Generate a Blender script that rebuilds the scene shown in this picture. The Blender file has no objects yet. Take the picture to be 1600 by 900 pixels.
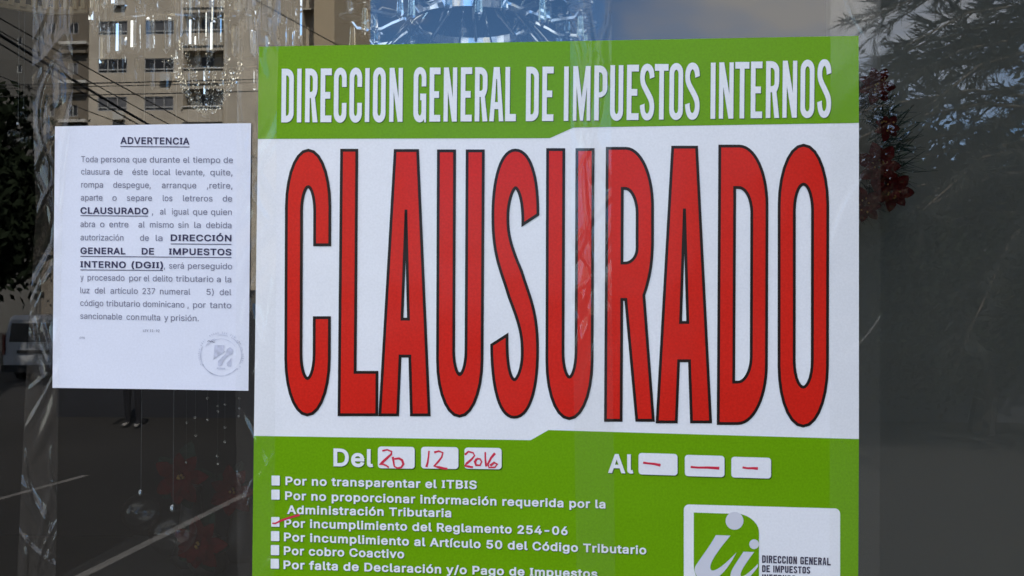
import bpy, bmesh, math, random
from mathutils.geometry import delaunay_2d_cdt
from mathutils import Vector, Matrix, Quaternion

# ------------------------------------------------------------------ camera, sky, sun, exposure
S = bpy.context.scene
COL = S.collection
PI = math.pi
R = math.radians
random.seed(7)

F = 1386.0                                   # focal length of the photo in its own pixels (1600 wide)
YAW, PITCH = R(2.81), R(1.16)
CAM = Vector((0.0, -1.0, 1.45))
cam_d = bpy.data.cameras.new('camera')
cam = bpy.data.objects.new('camera', cam_d)
COL.objects.link(cam)
cam.location = CAM
cam.rotation_euler = (PI/2 + PITCH, 0, YAW)
cam_d.sensor_width = 36
cam_d.lens = 36*F/1600
cam_d.clip_start = 0.02
cam_d.clip_end = 3000
cam_d.dof.use_dof = True
cam_d.dof.focus_distance = 1.5
cam_d.dof.aperture_fstop = 32
S.camera = cam

SUN_EL, SUN_AZ = R(48), R(25)                # the sun stands behind the shop (+y), a little to the right
world = bpy.data.worlds.new('World')
S.world = world
world.use_nodes = True
wn, wl = world.node_tree.nodes, world.node_tree.links
wn.clear()
w_out = wn.new('ShaderNodeOutputWorld')
w_bg = wn.new('ShaderNodeBackground')
w_sky = wn.new('ShaderNodeTexSky')
w_sky.sky_type = 'NISHITA'
w_sky.sun_disc = False
w_sky.sun_elevation = SUN_EL
w_sky.sun_rotation = SUN_AZ
w_sky.dust_density = 0.0
w_sky.air_density = 0.8
w_sky.ozone_density = 3.0
w_bg.inputs['Strength'].default_value = 0.085
# broken cloud: noise over the direction of the sky
w_tc = wn.new('ShaderNodeTexCoord')
w_map = wn.new('ShaderNodeMapping')
w_map.inputs['Location'].default_value = (3.1, 0.4, 1.7)
w_map.inputs['Scale'].default_value = (1.0, 1.0, 2.2)
w_noise = wn.new('ShaderNodeTexNoise')
w_noise.inputs['Scale'].default_value = 2.6
w_noise.inputs['Detail'].default_value = 7
w_noise.inputs['Roughness'].default_value = 0.55
w_sep = wn.new('ShaderNodeSeparateXYZ')
w_off = wn.new('ShaderNodeMath'); w_off.operation = 'ADD'; w_off.inputs[1].default_value = 0.11
w_abs = wn.new('ShaderNodeMath'); w_abs.operation = 'ABSOLUTE'
w_hi = wn.new('ShaderNodeMath'); w_hi.operation = 'SUBTRACT'; w_hi.inputs[1].default_value = 0.30
w_max = wn.new('ShaderNodeMath'); w_max.operation = 'MAXIMUM'
w_hsv = wn.new('ShaderNodeHueSaturation'); w_hsv.inputs['Saturation'].default_value = 1.15; w_hsv.inputs['Value'].default_value = 1.9
w_side = wn.new('ShaderNodeMapRange')        # broken cloud round a blue opening, its unseen part added to whiten the light
w_side.inputs['From Min'].default_value = 0.12
w_side.inputs['From Max'].default_value = 0.27
w_side.inputs['To Min'].default_value = -0.22
w_side.inputs['To Max'].default_value = 0.10
w_add = wn.new('ShaderNodeMath'); w_add.operation = 'ADD'
w_ramp = wn.new('ShaderNodeValToRGB')
w_ramp.color_ramp.elements[0].position = 0.44
w_ramp.color_ramp.elements[1].position = 0.68
w_mix = wn.new('ShaderNodeMixRGB')
w_mix.inputs['Color2'].default_value = (7.4, 7.2, 7.0, 1)
wl.new(w_tc.outputs['Generated'], w_map.inputs['Vector'])
wl.new(w_map.outputs['Vector'], w_noise.inputs['Vector'])
wl.new(w_tc.outputs['Generated'], w_sep.inputs['Vector'])
wl.new(w_sep.outputs['X'], w_off.inputs[0]); wl.new(w_off.outputs[0], w_abs.inputs[0])
wl.new(w_sep.outputs['Z'], w_hi.inputs[0]); wl.new(w_abs.outputs[0], w_max.inputs[0]); wl.new(w_hi.outputs[0], w_max.inputs[1])
wl.new(w_max.outputs[0], w_side.inputs['Value'])
wl.new(w_noise.outputs['Fac'], w_add.inputs[0])
wl.new(w_side.outputs['Result'], w_add.inputs[1])
wl.new(w_add.outputs[0], w_ramp.inputs['Fac'])
wl.new(w_ramp.outputs['Color'], w_mix.inputs['Fac'])
wl.new(w_sky.outputs['Color'], w_hsv.inputs['Color']); wl.new(w_hsv.outputs['Color'], w_mix.inputs['Color1'])
wl.new(w_mix.outputs['Color'], w_bg.inputs['Color'])
wl.new(w_bg.outputs['Background'], w_out.inputs['Surface'])

sun_d = bpy.data.lights.new('sun', 'SUN')
sun_d.energy = 5.0
sun_d.angle = R(0.5)
sun_d.color = (1.0, 0.95, 0.87)
sun = bpy.data.objects.new('sun', sun_d)
COL.objects.link(sun)
sun.location = (6, 14, 20)
to_sun = Vector((math.sin(SUN_AZ)*math.cos(SUN_EL), math.cos(SUN_AZ)*math.cos(SUN_EL), math.sin(SUN_EL)))
sun.rotation_euler = to_sun.to_track_quat('Z', 'Y').to_euler()

S.render.engine = 'CYCLES'
S.view_settings.view_transform = 'Standard'
S.view_settings.look = 'None'
S.view_settings.gamma = 1.0
S.view_settings.exposure = 2.1
cy = S.cycles
cy.max_bounces = 10
cy.diffuse_bounces = 3
cy.glossy_bounces = 4
cy.transmission_bounces = 8
cy.transparent_max_bounces = 24
cy.caustics_reflective = False
cy.caustics_refractive = False
cy.sample_clamp_indirect = 4
cy.use_denoising = True
try:
    cy.denoiser = 'OPENIMAGEDENOISE'
    cy.denoising_input_passes = 'RGB_ALBEDO_NORMAL'
except Exception:
    pass

# ------------------------------------------------------------------ photo pixel -> place
_f = Vector((-math.sin(YAW)*math.cos(PITCH), math.cos(YAW)*math.cos(PITCH), math.sin(PITCH)))
_r = Vector((math.cos(YAW), math.sin(YAW), 0))
_u = _r.cross(_f)

def ray(px, py):
    return _f + _r*((px-800)/F) - _u*((py-450)/F)

def V(px, py, Y):                            # point at distance Y behind the glass plane (y = 0)
    d = ray(px, py)
    return CAM + d*((Y-CAM.y)/d.y)

def M(px, py, Y):                            # point in the street that the glass mirrors at that pixel
    p = V(px, py, Y)
    return Vector((p.x, -p.y, p.z))

ROAD_Z = -0.65
def G(px, py, z=ROAD_Z):                     # mirrored ground point
    d = ray(px, py)
    p = CAM + d*((z-CAM.z)/d.z)
    return Vector((p.x, -p.y, p.z))

# ------------------------------------------------------------------ object helpers
def empty(name, loc):
    o = bpy.data.objects.new(name, None)
    o.empty_display_size = 0.1
    o.location = loc
    COL.objects.link(o)
    return o

def tag(o, label, cat, group=None):
    o['label'] = label
    o['category'] = cat
    if group:
        o['group'] = group
    return o

def structure(o):
    o['kind'] = 'structure'
    return o

def mesh_obj(name, verts, faces, m, parent=None, smooth=False):
    me = bpy.data.meshes.new(name)
    off = parent_loc(parent)
    me.from_pydata([tuple(Vector(v)-off) for v in verts], [], faces)
    me.update()
    if m:
        me.materials.append(m)
    if smooth:
        for p in me.polygons:
            p.use_smooth = True
    o = bpy.data.objects.new(name, me)
    COL.objects.link(o)
    if parent:
        o.parent = parent
    return o

def parent_loc(p):
    v = Vector((0, 0, 0))
    while p is not None:
        v += p.location
        p = p.parent
    return v

class MB:
    """collects shapes for ONE mesh"""
    def __init__(self):
        self.v, self.f, self.mi, self.cur = [], [], [], 0
    def add(self, vs, fs):
        n = len(self.v)
        self.v += [Vector(x) for x in vs]
        self.f += [tuple(i+n for i in f) for f in fs]
        self.mi += [self.cur]*len(fs)
    def box(self, a, b):
        x0, y0, z0 = a; x1, y1, z1 = b
        x0, x1 = min(x0, x1), max(x0, x1); y0, y1 = min(y0, y1), max(y0, y1); z0, z1 = min(z0, z1), max(z0, z1)
        self.add([(x0,y0,z0),(x1,y0,z0),(x1,y1,z0),(x0,y1,z0),(x0,y0,z1),(x1,y0,z1),(x1,y1,z1),(x0,y1,z1)],
                 [(3,2,1,0),(4,5,6,7),(0,1,5,4),(1,2,6,5),(2,3,7,6),(3,0,4,7)])
    def tube(self, pts, r, n=8, cap=True, close=False):
        pts = [Vector(p) for p in pts]
        rs = r if isinstance(r, (list, tuple)) else [r]*len(pts)
        N = len(pts); base = len(self.v)
        t0 = None; nrm = None
        for i, p in enumerate(pts):
            if close:
                t = (pts[(i+1) % N]-pts[(i-1) % N])
            else:
                t = pts[min(i+1, N-1)]-pts[max(i-1, 0)]
            t = t.normalized() if t.length > 1e-9 else Vector((0, 0, 1))
            if nrm is None:
                nrm = t.orthogonal().normalized()
            else:
                nrm = (nrm - t*nrm.dot(t))
                nrm = nrm.normalized() if nrm.length > 1e-6 else t.orthogonal().normalized()
            b = t.cross(nrm)
            for k in range(n):
                a = 2*PI*k/n
                self.v.append(p + (nrm*math.cos(a)+b*math.sin(a))*rs[i])
        segs = N if close else N-1
        for i in range(segs):
            j = (i+1) % N
            for k in range(n):
                k2 = (k+1) % n
                self.f.append((base+i*n+k, base+i*n+k2, base+j*n+k2, base+j*n+k)); self.mi.append(self.cur)
        if cap and not close:
            self.f.append(tuple(base+k for k in reversed(range(n)))); self.mi.append(self.cur)
            self.f.append(tuple(base+(N-1)*n+k for k in range(n))); self.mi.append(self.cur)
    def lathe(self, c, prof, n=20):            # profile of (radius, height)
        c = Vector(c); base = len(self.v)
        for (r_, z) in prof:
            for k in range(n):
                a = 2*PI*k/n
                self.v.append(c+Vector((r_*math.cos(a), r_*math.sin(a), z)))
        for i in range(len(prof)-1):
            for k in range(n):
                k2 = (k+1) % n
                self.f.append((base+i*n+k, base+i*n+k2, base+(i+1)*n+k2, base+(i+1)*n+k)); self.mi.append(self.cur)
    def ball(self, c, r, n=16, sz=1.0):
        self.lathe(c, [(max(r*math.sin(PI*i/(n//2+2)), r*0.004), -r*sz*math.cos(PI*i/(n//2+2))) for i in range(n//2+3)], n)
    def build(self, name, m, parent=None, smooth=False):
        o = mesh_obj(name, self.v, self.f, None, parent, smooth)
        for mm in (m if isinstance(m, (list, tuple)) else [m]):
            o.data.materials.append(mm)
        o.data.polygons.foreach_set('material_index', self.mi)
        o.data.update()
        return o

# ------------------------------------------------------------------ materials
def new_mat(name):
    m = bpy.data.materials.new(name)
    m.use_nodes = True
    return m, m.node_tree.nodes, m.node_tree.links, m.node_tree.nodes['Principled BSDF']

def mat(name, col, rough=0.6, metal=0.0, vary=0.0, scale=8.0, bump=0.0, bscale=None, spec=0.5, trans=0.0, ior=1.5, coat=0.0, detail=4):
    m, N, L, b = new_mat(name)
    b.inputs['Base Color'].default_value = (*col, 1)
    b.inputs['Roughness'].default_value = rough
    b.inputs['Metallic'].default_value = metal
    b.inputs['Specular IOR Level'].default_value = spec
    b.inputs['Transmission Weight'].default_value = trans
    b.inputs['IOR'].default_value = ior
    b.inputs['Coat Weight'].default_value = coat
    b.inputs['Coat Roughness'].default_value = 0.08
    if vary or bump:
        tc = N.new('ShaderNodeTexCoord')
    if vary:
        no = N.new('ShaderNodeTexNoise'); no.inputs['Scale'].default_value = scale; no.inputs['Detail'].default_value = detail
        mr = N.new('ShaderNodeMapRange')
        mr.inputs['From Min'].default_value = 0.25; mr.inputs['From Max'].default_value = 0.75
        mr.inputs['To Min'].default_value = 1-vary; mr.inputs['To Max'].default_value = 1+vary
        mx = N.new('ShaderNodeMixRGB'); mx.blend_type = 'MULTIPLY'; mx.inputs['Fac'].default_value = 1
        mx.inputs['Color1'].default_value = (*col, 1)
        L.new(tc.outputs['Object'], no.inputs['Vector']); L.new(no.outputs['Fac'], mr.inputs['Value'])
        L.new(mr.outputs['Result'], mx.inputs['Color2']); L.new(mx.outputs['Color'], b.inputs['Base Color'])
    if bump:
        nb = N.new('ShaderNodeTexNoise'); nb.inputs['Scale'].default_value = bscale or scale*3; nb.inputs['Detail'].default_value = 3
        bp = N.new('ShaderNodeBump'); bp.inputs['Strength'].default_value = bump; bp.inputs['Distance'].default_value = 0.01
        L.new(tc.outputs['Object'], nb.inputs['Vector']); L.new(nb.outputs['Fac'], bp.inputs['Height'])
        L.new(bp.outputs['Normal'], b.inputs['Normal'])
    return m

def clear_mat(name, f0, f90, tint=(1, 1, 1), rough=0.0, haze=0.0, haze_col=(0.8, 0.8, 0.8)):
    """thin clear sheet: mirror reflection (f0 face on, f90 at grazing) over plain transmission"""
    m, N, L, b = new_mat(name)
    N.remove(b)
    out = N['Material Output']
    lw = N.new('ShaderNodeLayerWeight'); lw.inputs['Blend'].default_value = 0.5
    pw = N.new('ShaderNodeMath'); pw.operation = 'POWER'; pw.inputs[1].default_value = 4.0
    mr = N.new('ShaderNodeMapRange'); mr.inputs['To Min'].default_value = f0; mr.inputs['To Max'].default_value = f90
    tr = N.new('ShaderNodeBsdfTransparent'); tr.inputs['Color'].default_value = (*tint, 1)
    gl = N.new('ShaderNodeBsdfGlossy'); gl.inputs['Roughness'].default_value = rough
    gl.inputs['Color'].default_value = (1, 1, 1, 1)
    mx = N.new('ShaderNodeMixShader')
    L.new(lw.outputs['Facing'], pw.inputs[0]); L.new(pw.outputs[0], mr.inputs['Value']); L.new(mr.outputs['Result'], mx.inputs['Fac'])
    last = tr
    if haze:
        df = N.new('ShaderNodeBsdfDiffuse'); df.inputs['Color'].default_value = (*haze_col, 1)
        hz = N.new('ShaderNodeMixShader'); hz.inputs['Fac'].default_value = haze
        L.new(tr.outputs[0], hz.inputs[1]); L.new(df.outputs[0], hz.inputs[2])
        last = hz
    L.new(last.outputs[0], mx.inputs[1]); L.new(gl.outputs[0], mx.inputs[2])
    L.new(mx.outputs[0], out.inputs['Surface'])
    return m

GLOSS = dict(rough=0.24, spec=0.11, bump=0.5, bscale=4.5)
M_PAPER = mat('poster_white', (0.79, 0.79, 0.82), vary=0.035, scale=420, detail=1, **GLOSS)
M_GREEN = mat('poster_green', (0.145, 0.335, 0.003), vary=0.09, scale=420, detail=1, **GLOSS)
M_GREEN_DK = mat('print_shadow_green', (0.045, 0.10, 0.006), **GLOSS)
M_RED = mat('poster_red', (0.62, 0.018, 0.010), vary=0.09, scale=420, detail=1, **GLOSS)
M_BLACK = mat('poster_black', (0.020, 0.013, 0.011), **GLOSS)
M_LILAC = mat('emblem_white', (0.62, 0.62, 0.68), **GLOSS)
M_INK = mat('emblem_ink', (0.06, 0.05, 0.08), **GLOSS)
M_PEN = mat('red_marker', (0.60, 0.008, 0.045), rough=0.4)
M_NOTE = mat('notice_paper', (0.74, 0.75, 0.84), rough=0.8, spec=0.2, vary=0.03, scale=420, detail=1, bump=0.35, bscale=7)
M_TEXT = mat('notice_ink', (0.20, 0.20, 0.27), rough=0.8, spec=0.2)
M_TEXTB = mat('notice_bold_ink', (0.045, 0.04, 0.09), rough=0.8, spec=0.2)
M_STAMP = mat('stamp_ink', (0.53, 0.54, 0.65), rough=0.8, spec=0.2, vary=0.2, scale=220)
M_PANE = clear_mat('window_glass', 0.080, 0.9, tint=(0.74, 0.76, 0.75))
M_CLEAR = clear_mat('window_glass_inner', 0.0, 0.0, tint=(0.98, 0.99, 0.985))
M_TAPE = clear_mat('clear_tape', 0.022, 0.30, tint=(1.0, 1.0, 0.995), rough=0.10, haze=0.012, haze_col=(0.8, 0.74, 0.66))
M_TAPE2 = clear_mat('crumpled_clear_tape', 0.030, 0.25, tint=(1.0, 1.0, 0.99), rough=0.09, haze=0.012, haze_col=(0.8, 0.68, 0.56))
M_THIN = clear_mat('thin_glass', 0.02, 0.75)
M_THREAD = mat('grey_thread', (0.10, 0.10, 0.10), rough=0.6)
M_CRYSTAL = mat('crystal', (1, 1, 1), rough=0.0, trans=1.0, ior=1.68)
M_CHROME = mat('chrome', (0.78, 0.80, 0.83), rough=0.18, metal=1.0)
M_STEEL = mat('dark_steel', (0.30, 0.31, 0.33), rough=0.22, metal=1.0)
M_ALU = mat('aluminium_frame', (0.20, 0.19, 0.18), rough=0.35, metal=0.8)
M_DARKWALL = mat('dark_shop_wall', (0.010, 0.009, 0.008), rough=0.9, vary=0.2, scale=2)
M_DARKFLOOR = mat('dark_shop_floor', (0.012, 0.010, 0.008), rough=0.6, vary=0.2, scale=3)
M_PANEL = mat('grey_panel', (0.118, 0.112, 0.098), rough=0.85, vary=0.06, scale=2.5, bump=0.05)
M_SHADE_PIER = mat('shade_pier_paint', (0.10, 0.095, 0.09), rough=0.9, vary=0.1, scale=3, bump=0.2, bscale=40)
M_STUCCO = mat('shop_stucco', (0.26, 0.24, 0.22), rough=0.9, vary=0.1, scale=3, bump=0.2, bscale=40)

# ------------------------------------------------------------------ flat printed shapes
def fill(polys):
    """polygons (outer and holes, px units) -> triangulated verts and faces"""
    cu = bpy.data.curves.new('tmp', 'CURVE'); cu.dimensions = '2D'; cu.fill_mode = 'BOTH'
    for p in polys:
        sp = cu.splines.new('POLY'); sp.points.add(len(p)-1); sp.use_cyclic_u = True
        for i, (x, y) in enumerate(p):
            sp.points[i].co = (x, y, 0, 1)
    ob = bpy.data.objects.new('tmp', cu)
    me = bpy.data.meshes.new_from_object(ob)
    vs = [(v.co.x, v.co.y) for v in me.vertices]; fs = [tuple(p.vertices) for p in me.polygons]
    bpy.data.objects.remove(ob); bpy.data.curves.remove(cu); bpy.data.meshes.remove(me)
    return vs, fs

def area(p):
    return 0.5*sum(p[i][0]*p[(i+1) % len(p)][1]-p[(i+1) % len(p)][0]*p[i][1] for i in range(len(p)))

def grow(p, d, hole=False):
    """offset a closed polygon outwards (holes shrink) with mitred corners"""
    q = [p[i] for i in range(len(p)) if (Vector(p[i])-Vector(p[i-1])).length > 1e-4]
    if area(q) < 0: q.reverse()
    if hole: d = -d
    out = []
    n = len(q)
    for i in range(n):
        a, b, c = Vector(q[i-1]), Vector(q[i]), Vector(q[(i+1) % n])
        d1, d2 = (b-a).normalized(), (c-b).normalized()
        n1, n2 = Vector((d1.y, -d1.x)), Vector((d2.y, -d2.x))
        m = n1+n2
        if m.length < 1e-4: m = n1
        m.normalize()
        k = max(m.dot(n1), 0.12)
        out.append(tuple(b+m*(d/k)))
    return out

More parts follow.
